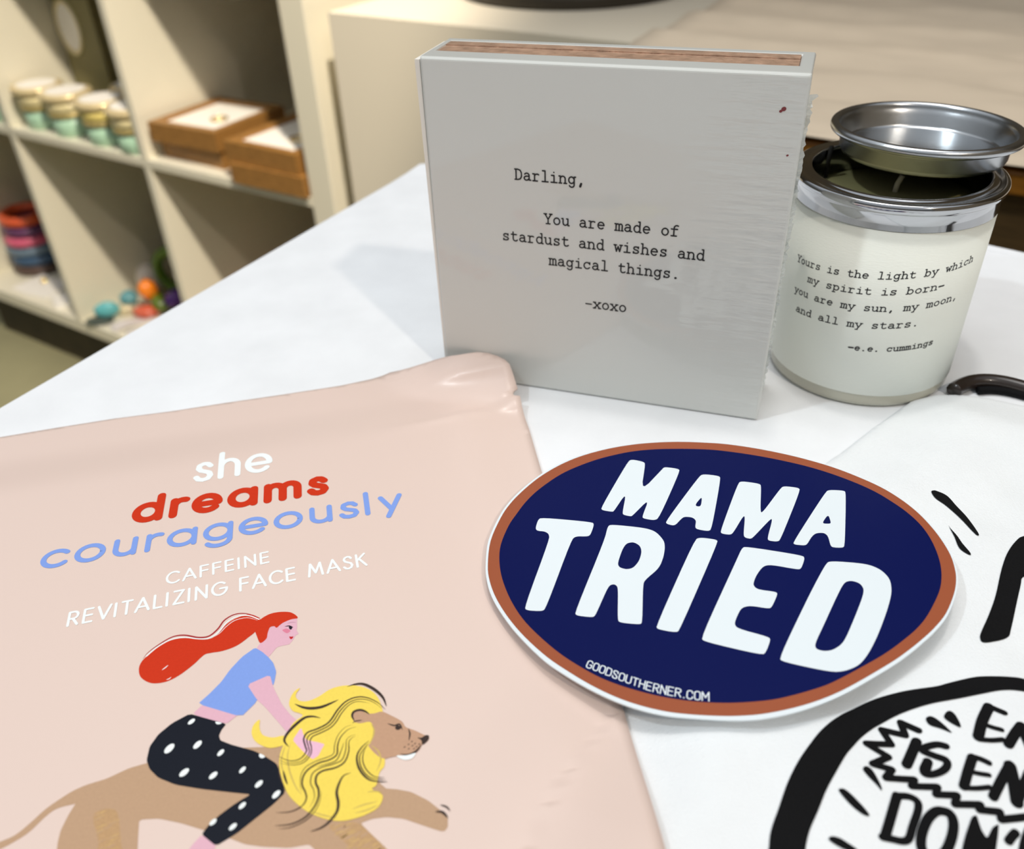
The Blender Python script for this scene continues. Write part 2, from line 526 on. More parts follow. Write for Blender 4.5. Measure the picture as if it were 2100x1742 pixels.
def shirt_z(x, y):
    """height of the folded shirt's upper side above the table"""
    d = seg_dist(x, y, SHIRT, True)
    if not inside(x, y, SHIRT):
        return 0.0
    e = 1.0 - (1.0 - min(1.0, d / .0045)) ** 2
    h = .0022 + .0062 * sstep(d, .0, .030)
    w = (.00045 * math.sin(x * 95 + y * 60 + 1.3) + .0004 * math.sin(x * 40 - y * 130)
         + .0003 * math.sin(x * 210 + 1.7 * math.sin(y * 90)))
    return math.sqrt(max(e, 0.0)) * (h + w * sstep(d, .004, .03))

def shirt_under(x, y):
    """smooth support the shirt gives to things lying on it"""
    if not inside(x, y, SHIRT):
        d = seg_dist(x, y, SHIRT, True)
        return .0018 * (1 - sstep(d, 0, .03))
    d = seg_dist(x, y, SHIRT, True)
    return .0024 + .0074 * sstep(d, 0, .032)

def pouch_z(x, y):
    """height of the pouch film above the table: flat seams, slightly plump body, corner pushed up against the box"""
    q = (x - BOX_BL[0]) * -math.sin(BOX_ANG) + (y - BOX_BL[1]) * math.cos(BOX_ANG)
    lift = .0125 * sstep(q, -.025, .0015) * sstep(x, -.060, -.020)
    ca, sa = math.cos(math.radians(11.5)), math.sin(math.radians(11.5))
    u = (x + .0005) * ca + (y - .3140) * sa       # along the top edge, 0 at the right
    v = (x + .0005) * sa - (y - .3140) * ca       # down from the top edge
    plump = .0024 * sstep(-u, .006, .030) * sstep(v, .012, .040)
    crease = .0011 * math.exp(-((v - .031 + .10 * u) / .0028) ** 2) * sstep(u, -.070, -.012)
    crease += .0012 * math.exp(-((v - .013 - .25 * (u + .02)) / .0022) ** 2) * sstep(u, -.040, -.015)
    return .0016 + plump + lift + crease + shirt_under(x, y)

def sticker_z(x, y):
    return .0072 + .072 * (x + .010) + .016 * (.19 - y)

# outlines of printed artwork, measured on the objects, in hundredths of a millimetre
ART = {
'pouch_outline': [
-10838,9433,-9809,9649,-7746,10154,-5747,10613,-3592,10971,-1447,11443,773,11888,3034,12380,5000,13045,6702,12742,7935,12568,8693,12588,9129,12466,
9522,12239,9830,11971,9999,11643,10136,11272,10268,10768,10130,10727,10069,10648,10122,10528,10350,10421,10640,8802,10974,6261,11965,37,12584,-4108,
12924,-8147,
],
'pouch_art': [

["f","tan",1,[-2178,-6943,-1895,-6792,-1665,-6506,-1445,-6174,-1188,-5914,-910,-5688,-521,-5545,-461,-5906,-735,-6050,-1159,-6167,-1365,-6368,-1576,-6713,-1775,-6906,-2095,-7126,-2444,-7270,-2521,-7108]],
["f","tan",0,[-865,-6724,-834,-6353,-771,-6048,-910,-5688,-596,-5542,-264,-5434,204,-5167,613,-5039,1083,-4945,2326,-4707,3073,-4716,3950,-4721,4942,-4626,5885,-5160,6610,-5987,6905,-6022,7245,-6104,7674,-6349,7997,-6638,8155,-6826,8164,-7042,8100,-7143,7999,-7139,7547,-6951,7131,-6778,6721,-6718,6399,-6747,6127,-6842,6442,-7147,6792,-7480,6969,-7698,5282,-7626,5151,-7421,5013,-7302,4569,-7365,3966,-7312,3554,-7242,3071,-7049,2500,-6859,1921,-6665,1350,-6526,904,-6537,1005,-6922,1156,-7459,-709,-7376,-818,-7017]],
["f","ochre",1,[-214,-6333,18,-6229,272,-6285,437,-6556,565,-6857,661,-7078,790,-7436,233,-7414,157,-7129,22,-6835,-152,-6569]],
["f","ochre",1,[5406,-6875,5759,-6805,6087,-6848,6442,-7147,6792,-7480,6969,-7698,6185,-7662,5913,-7371,5640,-7114]],
["s","gold",1,33,[-160,-6366,-56,-6317,46,-6260]],["s","tan",1,33,[-209,-6402,-105,-6353,-3,-6296]],["s","ochre",1,33,[-57,-6446,48,-6397,149,-6341]],
["s","gold",1,33,[-156,-6479,-52,-6431,49,-6375]],["s","tan",1,33,[-184,-6515,-80,-6467,21,-6411]],["s","ochre",1,33,[-13,-6560,91,-6512,192,-6456]],
["s","gold",1,33,[243,-6608,347,-6560,449,-6505]],["s","tan",1,33,[201,-6643,305,-6596,407,-6540]],["s","ochre",1,33,[198,-6680,302,-6633,403,-6577]],
["s","gold",1,33,[-42,-6707,61,-6660,162,-6605]],["s","tan",1,33,[118,-6751,221,-6703,322,-6648]],["s","ochre",1,33,[11,-6783,113,-6736,214,-6681]],
["s","gold",1,33,[-24,-6818,78,-6771,179,-6716]],["s","tan",1,33,[-41,-6854,61,-6807,161,-6752]],["s","ochre",1,32,[22,-6893,125,-6846,225,-6792]],
["s","gold",1,32,[365,-6943,468,-6897,569,-6843]],["s","tan",1,32,[333,-6978,435,-6932,536,-6878]],["s","ochre",1,32,[335,-7014,438,-6968,538,-6914]],
["s","gold",1,32,[345,-7051,448,-7005,548,-6951]],["s","tan",1,32,[79,-7076,181,-7030,281,-6976]],["s","ochre",1,32,[146,-7114,248,-7068,347,-7015]],
["s","gold",1,32,[304,-7156,406,-7110,506,-7057]],["s","tan",1,32,[365,-7194,467,-7149,567,-7096]],["s","ochre",1,32,[434,-7232,536,-7187,635,-7134]],
["s","gold",1,32,[458,-7269,560,-7223,660,-7171]],["s","tan",1,32,[110,-7290,211,-7245,309,-7192]],
["s","gold",1,36,[6155,-7320,6243,-7258,6332,-7204]],["s","tan",1,36,[5774,-7239,5862,-7177,5950,-7123]],
["s","gold",1,37,[5700,-7215,5787,-7152,5876,-7098]],["s","tan",1,36,[6538,-7548,6626,-7487,6715,-7434]],
["s","gold",1,36,[5877,-7270,5965,-7208,6053,-7155]],["s","tan",1,36,[6306,-7522,6394,-7461,6482,-7408]],
["s","gold",1,36,[6485,-7512,6573,-7451,6662,-7398]],["s","tan",1,36,[5922,-7247,6010,-7184,6099,-7130]],
["s","gold",1,36,[5995,-7309,6082,-7247,6171,-7193]],["s","tan",1,37,[5627,-7005,5715,-6942,5804,-6886]],
["s","gold",1,36,[5868,-7442,5955,-7381,6043,-7328]],["s","tan",1,37,[5710,-6931,5799,-6868,5888,-6812]],
["s","gold",1,37,[5834,-7093,5922,-7030,6012,-6975]],["s","tan",1,37,[5854,-7219,5941,-7157,6030,-7103]],
["s","gold",1,36,[6087,-7569,6174,-7509,6262,-7456]],["s","tan",1,37,[5732,-7176,5819,-7114,5908,-7059]],
["s","gold",1,36,[5917,-7327,6004,-7266,6093,-7212]],["s","tan",1,37,[6012,-7150,6100,-7087,6189,-7033]],
["s","gold",1,37,[5877,-7121,5965,-7058,6054,-7004]],["s","tan",1,36,[5962,-7505,6049,-7444,6137,-7391]],
["s","gold",1,37,[5522,-6934,5610,-6870,5699,-6815]],["s","tan",1,36,[6234,-7426,6322,-7365,6411,-7312]],
["s","gold",1,37,[5692,-7058,5779,-6995,5868,-6940]],["s","tan",1,37,[5720,-7020,5808,-6956,5897,-6901]],
["s","gold",1,37,[5743,-6930,5831,-6867,5921,-6811]],["s","tan",1,36,[6572,-7524,6661,-7464,6750,-7411]],
["s","gold",1,36,[6446,-7415,6534,-7354,6624,-7301]],["s","tan",1,37,[5524,-6905,5611,-6841,5701,-6785]],
["s","gold",1,36,[6496,-7566,6584,-7506,6673,-7453]],["s","tan",1,37,[6171,-7192,6259,-7130,6349,-7076]],
["s","gold",1,36,[6261,-7334,6349,-7272,6438,-7218]],["s","tan",1,37,[5650,-7094,5737,-7031,5826,-6976]],
["s","gold",1,37,[5711,-7196,5798,-7133,5887,-7079]],["s","tan",1,37,[6158,-7173,6246,-7111,6336,-7056]],
["s","gold",1,37,[5569,-7115,5656,-7053,5745,-6998]],["s","tan",1,37,[5482,-6921,5569,-6857,5659,-6802]],
["s","gold",1,36,[6073,-7432,6160,-7371,6248,-7317]],["s","tan",1,37,[5595,-7089,5682,-7027,5771,-6972]],
["s","gold",1,36,[6247,-7566,6334,-7505,6423,-7453]],["s","tan",1,37,[5525,-7032,5612,-6969,5701,-6914]],
["f","red",1,[2458,-467,2131,-249,1889,-303,1663,-425,1483,-627,1341,-964,1134,-1125,835,-1123,418,-1051,40,-1120,-242,-1333,-445,-1626,-549,-1833,-554,-2073,-433,-2344,-207,-2529,55,-2611,370,-2557,646,-2368,934,-2027,1138,-1705,1314,-1634,1642,-1577,1994,-1408,2271,-1107,2429,-871]],
["s","white",0,34,[2433,-465,2065,-292,1740,-322,1507,-516,1345,-880,1125,-1093,830,-1104,412,-1031,34,-1101,-263,-1344,-481,-1667]],
["s","crimson",1,51,[2447,-413,2024,-223,1666,-224,1410,-432,1292,-767,1105,-1016,816,-1052,388,-947,53,-994,-264,-1263,-475,-1532,-544,-1743]],
["s","white",1,20,[2389,-496,2058,-379,1722,-461,1522,-681,1383,-934,1177,-1102]],["s","white",1,32,[109,-2165,181,-2085,234,-2005]],
["s","white",1,26,[330,-2503,401,-2472,442,-2416]],
["f","skin",0,[2772,-1005,2801,-780,2918,-741,3006,-804,3127,-647,3349,-487,3529,-469,3597,-854,3591,-931,3684,-1065,3603,-1112,3584,-1175,3568,-1250,3531,-1342,3475,-1440,3285,-1474,3148,-1529,3044,-1739,2967,-1888,2706,-1753,2582,-1513,2645,-1348,2746,-1195]],
["f","red",1,[2370,-693,2458,-467,2673,-277,2940,-204,3249,-220,3448,-332,3544,-470,3354,-513,3127,-647,3006,-804,2920,-747,2801,-780,2782,-1006,2786,-1197,2645,-1348,2490,-1087,2393,-870]],
["f","blush",1,[3187,-911,3291,-851,3422,-936,3339,-1028]],["s","brow",1,29,[3282,-668,3399,-621,3528,-635]],
["s","ink",1,40,[3227,-776,3349,-757,3481,-822]],["f","ink",1,[3348,-809,3397,-772,3457,-827,3421,-903]],
["f","lip",0,[3426,-1147,3483,-1163,3551,-1154,3539,-1223,3492,-1265,3446,-1206]],["f","skin",0,[1552,-3360,2578,-3716,2321,-4004,1358,-3658]],
["f","blue",0,[2532,-1510,2760,-1664,2971,-1858,3160,-2078,3301,-2381,3316,-2672,3310,-2831,3004,-2714,2974,-3340,2665,-3799,1417,-3337,1631,-3043,1861,-2658,2001,-2258,2236,-1821]],
["f","skin",0,[2596,-2780,3145,-2478,3324,-2900,3667,-3471,3957,-3807,4277,-4085,4465,-4402,4180,-4541,3964,-4328,3623,-3950,3215,-3504,2960,-3273]],
["f","skin",0,[2489,-6967,2897,-7247,2808,-7426,2646,-7559,2210,-7541,2319,-7224]],
["f","pants",0,[1285,-3639,1785,-3811,2328,-3994,2246,-4172,2225,-4340,2296,-4480,2612,-4620,3227,-4821,3522,-4982,3871,-5214,4031,-5552,4225,-5996,3999,-6285,3625,-6652,3294,-6975,2883,-7255,2480,-6963,2590,-6736,2776,-6508,2976,-6321,3185,-6153,3401,-6006,2969,-5942,2183,-5817,1511,-5674,1025,-5467,734,-5218,578,-4971,532,-4576,645,-4227,907,-3902]],
["f","white",1,[1477,-3846,1452,-3913,1396,-3961,1340,-3964,1318,-3920,1343,-3853,1400,-3804,1455,-3801]],
["f","white",1,[1162,-4610,1129,-4716,1053,-4787,977,-4784,946,-4708,979,-4602,1056,-4529,1132,-4533]],
["f","white",1,[1836,-4539,1806,-4629,1740,-4690,1676,-4687,1652,-4622,1682,-4532,1748,-4470,1812,-4473]],
["f","white",1,[2468,-4805,2442,-4877,2388,-4926,2337,-4923,2319,-4871,2345,-4799,2399,-4750,2450,-4752]],
["f","white",1,[1726,-5307,1693,-5394,1620,-5456,1548,-5457,1521,-5397,1553,-5311,1627,-5248,1699,-5247]],
["f","white",1,[2456,-5426,2425,-5504,2360,-5558,2299,-5558,2277,-5504,2307,-5426,2372,-5371,2434,-5371]],
["f","white",1,[3124,-5315,3098,-5383,3047,-5429,2999,-5426,2984,-5375,3010,-5306,3062,-5260,3109,-5263]],
["f","white",1,[3625,-5709,3593,-5784,3531,-5835,3475,-5833,3458,-5779,3489,-5704,3551,-5652,3608,-5654]],
["f","white",1,[4107,-6001,4072,-6081,4007,-6135,3950,-6131,3934,-6073,3968,-5993,4033,-5938,4091,-5942]],
["f","white",1,[3340,-6259,3312,-6326,3257,-6372,3207,-6370,3191,-6320,3219,-6252,3274,-6206,3324,-6208]],
["f","white",1,[2744,-6646,2719,-6709,2665,-6752,2616,-6751,2599,-6705,2624,-6643,2677,-6599,2727,-6600]],
["f","white",1,[3246,-6779,3217,-6845,3159,-6890,3105,-6890,3087,-6843,3116,-6777,3174,-6731,3229,-6731]],
["f","white",1,[2031,-3923,2134,-3938,2204,-3968,2150,-4002,2074,-3988]],["f","white",1,[3379,-4921,3447,-4934,3536,-5006,3470,-5042,3396,-5000]],
["f","yellow",1,[3170,-3913,3202,-4087,3257,-4244,3372,-4388,3626,-4460,3884,-4420,4009,-4523,3971,-4672,3813,-4739,3581,-4758,3320,-4642,3140,-4483,3039,-4265,3054,-4049]],
["f","yellow",1,[4050,-2968,3985,-3123,3995,-3256,4127,-3378,4350,-3389,4605,-3259,4877,-3038,5200,-2946,5566,-2963,5917,-3098,6182,-3377,6350,-3823,6247,-3882,5975,-3870,5746,-3769,5615,-3811,5583,-3946,5655,-4091,5818,-4152,6070,-4126,6186,-4379,6140,-4770,6353,-4928,6517,-5140,6541,-5400,6443,-5565,6401,-5896,6311,-6001,6578,-6174,6508,-6462,6257,-6634,5953,-6737,5666,-6776,5343,-6724,5032,-6608,4818,-6495,4592,-6328,4383,-6133,4217,-5910,4052,-5572,3945,-5284,3902,-4994,3922,-4759,3956,-4521,3990,-4278,4080,-4034,4264,-3853,4195,-3770,3989,-3680,3856,-3480,3855,-3250,3931,-3053]],
["f","tan2",1,[5652,-4107,5578,-3946,5601,-3804,5743,-3747,5946,-3852,6136,-3861,6322,-3816,6549,-3928,6863,-4132,6984,-4308,7232,-4427,7479,-4567,7586,-4590,7580,-4716,7442,-4829,7373,-4974,7250,-5086,7071,-5121,6865,-5132,6661,-5161,6535,-5193,6345,-5103,6078,-4797,5923,-4367,5817,-4146]],
["f","yellow",1,[5655,-4138,5817,-4146,6070,-4126,6164,-4378,6114,-4769,5840,-4786,5522,-4349]],
["s","olive",1,39,[6072,-4142,6186,-4379,6154,-4651,6074,-4767]],["s","olive",1,38,[6157,-4801,6359,-4987,6437,-5252,6363,-5533]],
["s","olive",1,36,[6195,-6077,6367,-6057,6545,-6092]],["s","olive",1,36,[5897,-6489,6156,-6395,6470,-6329]],
["s","olive",1,35,[5959,-6595,6245,-6530,6503,-6410]],["s","olive",1,35,[4917,-6499,5229,-6616,5584,-6708]],
["s","olive",1,38,[4111,-4648,4098,-5002,4231,-5439,4460,-5866,4650,-6091]],["s","olive",1,38,[3990,-4702,3969,-5142,4129,-5575]],
["f","hand",0,[4297,-4200,4394,-4419,4494,-4575,4770,-4648,4978,-4717,4922,-4863,4871,-5037,4744,-5133,4565,-4994,4313,-4747,4148,-4560]],
["s","dark",1,80,[5317,-2985,5532,-2911,5757,-2922,6057,-3105,6305,-3367,6428,-3650]],
["s","dark",1,90,[4006,-3471,4217,-3578,4444,-3628,4713,-3602,4945,-3499,5136,-3393]],
["s","dark",1,49,[6410,-3746,6183,-3525,5891,-3363,5611,-3334,5351,-3453,5165,-3704,5043,-3984,4930,-4136,4709,-4265,4485,-4362,4423,-4542,4498,-4755,4550,-4906,4428,-5105,4178,-5151,3865,-5007]],
["s","dark",1,34,[6313,-3725,6132,-3555,5898,-3430,5634,-3407,5401,-3520,5227,-3755,5109,-4035,4987,-4194,4759,-4329,4562,-4427,4508,-4576,4580,-4774,4623,-4953,4490,-5165,4189,-5215,3911,-5110]],
["s","dark",1,34,[5965,-3537,5656,-3474,5448,-3571,5288,-3805,5175,-4078,5044,-4253,4822,-4387,4638,-4485,4595,-4625,4657,-4792,4670,-4999,4537,-5210,4277,-5271,3955,-5205]],
["s","dark",1,87,[4752,-3939,4540,-3882,4330,-3919,4102,-4160,3960,-4399,3941,-4580,4078,-4751]],
["s","dark",1,46,[5709,-4249,5518,-4318,5359,-4524,5313,-4762,5324,-5028,5162,-5166,4916,-5242,4685,-5403,4590,-5595,4603,-5817,4712,-6013,4764,-6176,4696,-6359,4449,-6492,4120,-6505]],
["s","dark",1,22,[5634,-4184,5429,-4252,5275,-4490,5234,-4759,5241,-4995,5100,-5091,4855,-5181,4621,-5329,4529,-5537,4552,-5815,4636,-6010]],
["s","dark",1,53,[5728,-4511,5588,-4655,5613,-4953,5547,-5241,5349,-5389,5053,-5461,4918,-5582,4924,-5776,5014,-5945,5048,-6162,4978,-6424,4797,-6662,4506,-6803,4147,-6826]],
["s","dark",1,30,[5722,-4465,5527,-4592,5531,-4920,5474,-5180,5283,-5287,4988,-5373,4807,-5521,4797,-5771,4904,-5967,4952,-6184,4879,-6419]],
["s","dark",1,27,[5459,-4679,5416,-4945,5323,-5202,5028,-5304,4856,-5353]],
["s","dark",1,22,[5081,-5975,5102,-6191,5036,-6478,4833,-6728,4520,-6880,4235,-6906]],
["s","dark",1,54,[6089,-4663,5926,-4850,5837,-5080,5898,-5371,6069,-5632,6288,-5781,6658,-5824]],
["s","dark",1,32,[6094,-4708,5973,-4911,5905,-5113,5962,-5374,6117,-5606,6307,-5726,6614,-5762]],
["s","dark",1,30,[6074,-4767,5993,-4971,5997,-5232,6115,-5480,6327,-5671,6583,-5705]],
["s","dark",1,72,[5741,-5548,5584,-5611,5504,-5774,5467,-6045,5542,-6316,5538,-6552,5399,-6777,5228,-6922,4999,-7000]],
["s","dark",1,27,[3926,-5255,4013,-5570,4240,-5965]],["s","dark",1,53,[4065,-5403,4147,-5604,4247,-5802]],
["s","dark",1,71,[5648,-4075,5568,-3914,5599,-3788,5742,-3740,5884,-3785,6017,-3887]],["s","dark",1,35,[5601,-4136,5675,-4077,5847,-4053]],
["s","dark",1,46,[6505,-4184,6686,-4254,6817,-4223,6911,-4397]],["s","dark",1,40,[7054,-4358,7105,-4513,7093,-4709]],
["s","dark",1,55,[6913,-5085,7097,-5114,7248,-5056,7346,-4958,7416,-4828]],["s","dark",1,41,[7961,-6485,8112,-6550,8202,-6664]],
["s","dark",1,61,[7859,-6655,8019,-6675,8159,-6831]],["f","dark",1,[6712,-4311,6778,-4246,6864,-4318,6830,-4384,6755,-4381]],
["f","dark",1,[7309,-4638,7404,-4642,7506,-4577,7586,-4590,7587,-4701,7506,-4802,7437,-4835,7409,-4723]],
["f","white",1,[6826,-5125,7072,-5127,7288,-5073,7212,-5214,7056,-5256,6923,-5210]],["s","dark",0,25,[7164,-4751,7174,-4743,7184,-4734]],
["s","dark",0,25,[7247,-4814,7257,-4806,7267,-4797]],["s","dark",0,25,[7086,-4828,7096,-4819,7106,-4811]],
["s","dark",0,25,[7186,-4871,7196,-4863,7206,-4854]],["s","dark",0,25,[6992,-4901,7002,-4892,7012,-4884]],
["s","dark",0,25,[7101,-4956,7110,-4947,7120,-4939]],["s","dark",0,25,[7231,-4962,7241,-4953,7251,-4945]],
["s","dark",0,25,[7293,-4905,7302,-4897,7312,-4889]],["s","dark",0,25,[7353,-4834,7363,-4826,7373,-4817]],
],
'pouch_text': [
["she","white",0.155,-1295,5991,11.48,2844,1684],["dreams","red",0.235,-2824,3924,10.59,6641,1472],
["courageously","blue",0.15,-5058,1939,11.11,11642,1229],["CAFFEINE","white",0.15,-768,1070,14.83,3174,558],
["REVITALIZING FACE MASK","white",0.15,-3222,-477,13.38,8849,618],
],
'sticker': [

[-179,5375,610,5200,1377,4974,2291,4574,3157,4093,3813,3656,4433,3170,5003,2604,5524,1977,5881,1373,6134,738,6294,96,6364,-559,6344,-1235,6234,-1795,6080,-2238,5811,-2741,5317,-3411,4812,-3887,4333,-4247,3844,-4580,3309,-4900,2241,-5444,1572,-5728,940,-5927,336,-6051,-248,-6115,-701,-6110,-1206,-6053,-1885,-5931,-2501,-5794,-3112,-5558,-3723,-5218,-4297,-4801,-4832,-4337,-5383,-3777,-5976,-2939,-6380,-2227,-6751,-1372,-6930,-612,-6967,127,-6880,1177,-6533,2262,-6213,2907,-5804,3489,-5302,4052,-4793,4500,-4194,4891,-3510,5180,-2659,5390,-1816,5491,-990,5467],
[-186,5333,602,5159,1368,4934,2281,4534,3146,4055,3802,3619,4422,3134,4991,2569,5512,1944,5865,1330,6108,708,6249,71,6316,-593,6301,-1259,6189,-1808,6037,-2233,5774,-2710,5294,-3350,4795,-3812,4318,-4166,3833,-4486,3307,-4794,2253,-5323,1589,-5604,956,-5798,357,-5916,-225,-5981,-726,-5979,-1181,-5940,-1866,-5830,-2482,-5678,-3094,-5433,-3663,-5116,-4232,-4696,-4767,-4213,-5319,-3648,-5889,-2882,-6325,-2127,-6661,-1337,-6846,-623,-6902,67,-6813,1135,-6480,2196,-6167,2840,-5767,3408,-5274,3970,-4765,4416,-4175,4806,-3500,5109,-2657,5334,-1815,5435,-996,5426],
[-339,4938,290,4821,905,4665,1644,4380,2357,4050,3041,3676,3695,3261,4306,2774,4872,2221,5284,1718,5595,1187,5829,683,5991,118,6039,-443,5994,-1041,5877,-1607,5679,-2141,5391,-2645,4818,-3352,4373,-3771,3909,-4103,3359,-4449,2774,-4751,1732,-5231,1091,-5424,475,-5552,28,-5604,-580,-5605,-1116,-5564,-1601,-5486,-2078,-5373,-2559,-5216,-3034,-5014,-3519,-4771,-4001,-4464,-4493,-4048,-4989,-3547,-5504,-2883,-5926,-2210,-6250,-1434,-6472,-582,-6548,174,-6496,907,-6236,1758,-5955,2319,-5668,2827,-5295,3325,-4834,3786,-4368,4168,-3817,4479,-3139,4762,-2464,4940,-1795,5039,-1059,5029],
],
'sticker_letters': [

[[-1955,4585,-1541,4370,-1544,4184,-1876,2822,-1018,3878,-919,3993,-489,3820,-458,3686,-1511,1449,-1680,1361,-2000,1497,-2015,1601,-1676,2416,-2310,1678,-2373,1652,-2584,1752,-2608,1859,-2352,2844,-2856,1987,-2913,1949,-3231,2077,-3247,2208,-2103,4447]],
[[251,3420,743,3242,766,3100,-27,718,-151,638,-482,782,-495,904,-407,1168,-492,1337,-743,1407,-904,1250,-1035,1090,-1139,1039,-1326,1143,-1335,1267,83,3281],[-46,2245,-329,1875,-144,1790,-30,2172]],
[[1381,2868,1922,2649,1933,2513,1593,1296,1655,1254,2502,2329,2631,2418,3047,2271,3067,2136,1864,-2,1750,-91,1511,-16,1497,90,1854,879,1829,949,1099,187,1002,137,864,209,843,328,1089,1144,1038,1174,560,453,454,393,216,479,216,608,1250,2764]],
[[3947,2026,4366,1928,4395,1817,3587,-505,3496,-594,3214,-536,3193,-431,3249,-36,3170,111,2936,123,2766,-22,2554,-314,2460,-352,2185,-274,2187,-171,3806,1953],[3553,901,3277,567,3299,499,3481,473,3518,544]],
[[-5180,1998,-3601,1555,-3545,1434,-3701,979,-3796,905,-4158,966,-4308,824,-5250,-1923,-5369,-2017,-5802,-1929,-5851,-1796,-4983,938,-4984,1179,-5095,1317,-5345,1385,-5392,1514,-5291,1898]],
[[-3026,1361,-2048,1067,-1715,856,-1533,422,-1546,129,-1657,-289,-1863,-742,-2341,-1166,-2425,-1365,-2645,-2746,-2715,-2824,-3248,-2693,-3300,-2583,-3159,-1536,-3152,-1312,-3236,-1215,-3369,-1246,-3506,-1493,-3883,-2338,-3970,-2416,-4421,-2291,-4444,-2164,-3301,686,-3140,1276],[-2665,439,-2445,472,-2271,279,-2260,7,-2392,-373,-2611,-645,-2823,-667,-3010,-553,-3030,-370,-2818,196]],
[[-443,400,22,240,30,113,-1692,-3130,-1797,-3219,-2278,-3045,-2290,-2917,-623,318]],
[[788,-167,2287,-753,2319,-876,2112,-1259,2005,-1303,1305,-1008,1071,-1046,799,-1377,611,-1729,694,-1925,1180,-2077,1185,-2177,913,-2615,816,-2665,356,-2495,105,-2544,-73,-2810,-221,-3092,-173,-3265,548,-3638,584,-3739,357,-4136,238,-4217,-1133,-3608,-1186,-3463,376,-738,661,-232]],
[[2988,-1073,3925,-1313,4226,-1581,4344,-1971,4214,-2454,3880,-3044,3328,-3876,2878,-4457,2521,-4799,2119,-4942,1769,-4934,682,-4483,641,-4348,2036,-2273,2821,-1178],[3081,-1949,3299,-1903,3491,-2028,3530,-2252,3388,-2548,2930,-3253,2386,-4049,2046,-4255,1801,-4267,1625,-4169,1661,-3990,2071,-3403,2665,-2530]],
],
'sticker_arc': [
[-4318,-4114,-3767,-4451,-3597,-4568,-3112,-4844,-2829,-5006,-2518,-5148,-2115,-5284,-1855,-5375,-1397,-5486],
[-4217,-3897,-3686,-4229,-3440,-4387,-3101,-4591,-2718,-4789,-2379,-4921,-2094,-5032,-1808,-5128,-1345,-5234],
],
'shirt_art': [

["f",1,[-8870,-3278,-8802,-3061,-8698,-2765,-8548,-2487,-8388,-2234,-7981,-1566,-7556,-999,-7114,-524,-6824,-243,-6502,12,-6233,188,-5930,352,-5228,656,-4479,816,-3554,927,-3153,1027,-2756,1117,-2377,1175,-2027,1167,-1519,1113,-1200,1036,-619,780,-852,372,-1407,639,-1887,722,-2436,660,-3203,520,-3952,394,-4705,199,-5318,-75,-5627,-254,-5909,-460,-6160,-682,-6411,-915,-6795,-1362,-7171,-1819,-7518,-2317,-7833,-2751,-8035,-3130,-8125,-3342]],
["f",1,[-4141,-10,-4051,63,-3945,35,-3828,-127,-3718,-377,-3720,-436,-3902,-305,-4113,-173]],
["f",1,[-3684,40,-3554,161,-3454,155,-3403,39,-3401,-186,-3440,-312,-3564,-213,-3683,-61]],
["f",1,[-6152,-1320,-6077,-1233,-5986,-1255,-5921,-1391,-5885,-1732,-5918,-1854,-5987,-1698,-6095,-1503]],
["f",1,[-6904,-1870,-6835,-1809,-6737,-1848,-6589,-2068,-6428,-2380,-6440,-2476,-6583,-2413,-6762,-2201]],
["f",1,[-7489,-2991,-7415,-2918,-7258,-2953,-7110,-3060,-6945,-3208,-7080,-3251,-7294,-3161]],
["f",1,[-547,8366,-453,8445,-338,8416,-108,8185,-18,7704,75,7148,75,6416,1,6298,-60,6492,-163,7108,-346,7695,-539,8063]],
["f",1,[-665,6780,-653,6642,-602,6326,-593,5981,-550,5568,-617,5489,-763,5800,-695,6304]],
["f",1,[2261,6460,1395,6216,1093,6058,555,5540,47,4868,-549,3937,-1024,3292,-1569,2621,-1692,2416,-1688,2283,-1469,2291,-928,2461,-639,2807,237,4149,550,4543,1257,4586]],
["s",0,253,[-2481,254,-2853,-174,-3143,-599]],["s",0,157,[-2464,274,-2330,161,-2193,56]],["s",0,128,[-2789,-290,-2655,-363,-2500,-428]],
["s",0,132,[-3152,-668,-2887,-707,-2598,-697]],["s",0,235,[-2529,-831,-2243,-556,-1981,-333]],["s",0,231,[-1981,-333,-2039,-681,-2073,-1015]],
["s",2,173,[-4425,-292,-4756,-27,-4780,-392,-5280,-199,-5207,-625,-5805,-593,-5411,-973,-5870,-1167,-5461,-1313,-5695,-1533,-5047,-1587,-5178,-1751,-4609,-1800,-4720,-1986,-4269,-2032,-4408,-2244,-3839,-2273,-3923,-2389,-3470,-2439,-3531,-2609,-2912,-2558]],
["s",0,239,[-4592,-588,-4832,-897,-5065,-1189]],
["s",0,177,[-3988,-784,-4171,-716,-4448,-758,-4549,-844,-4352,-998,-4151,-1132,-4166,-1278,-4333,-1409,-4585,-1478,-4748,-1447,-4728,-1320,-4575,-1146]],
["s",0,224,[-4559,-1147,-4688,-1341]],["s",0,225,[-3526,-1135,-3803,-1508,-4021,-1825]],["s",0,141,[-3487,-1119,-3340,-1190,-3206,-1289]],
["s",0,116,[-3726,-1478,-3530,-1542,-3340,-1585]],["s",0,121,[-4025,-1869,-3748,-1889,-3453,-1872]],["s",0,222,[-3472,-2093,-3105,-1709,-2742,-1346]],
["s",0,284,[-2758,-1380,-2863,-1813,-2991,-2227]],["s",0,211,[-2976,-2227,-2718,-1914,-2406,-1561]],["s",0,217,[-5611,-1988,-5951,-2503,-6233,-2927]],
["s",0,172,[-5627,-1988,-5346,-2008,-5206,-2133,-5279,-2351,-5559,-2736,-5735,-2985,-5894,-3041,-6103,-2990,-6300,-2942]],
["s",0,216,[-4807,-2374,-4622,-2450,-4628,-2678,-4823,-3020,-5132,-3350,-5422,-3400,-5551,-3241,-5440,-2933,-5176,-2589,-4949,-2417,-4807,-2374]],
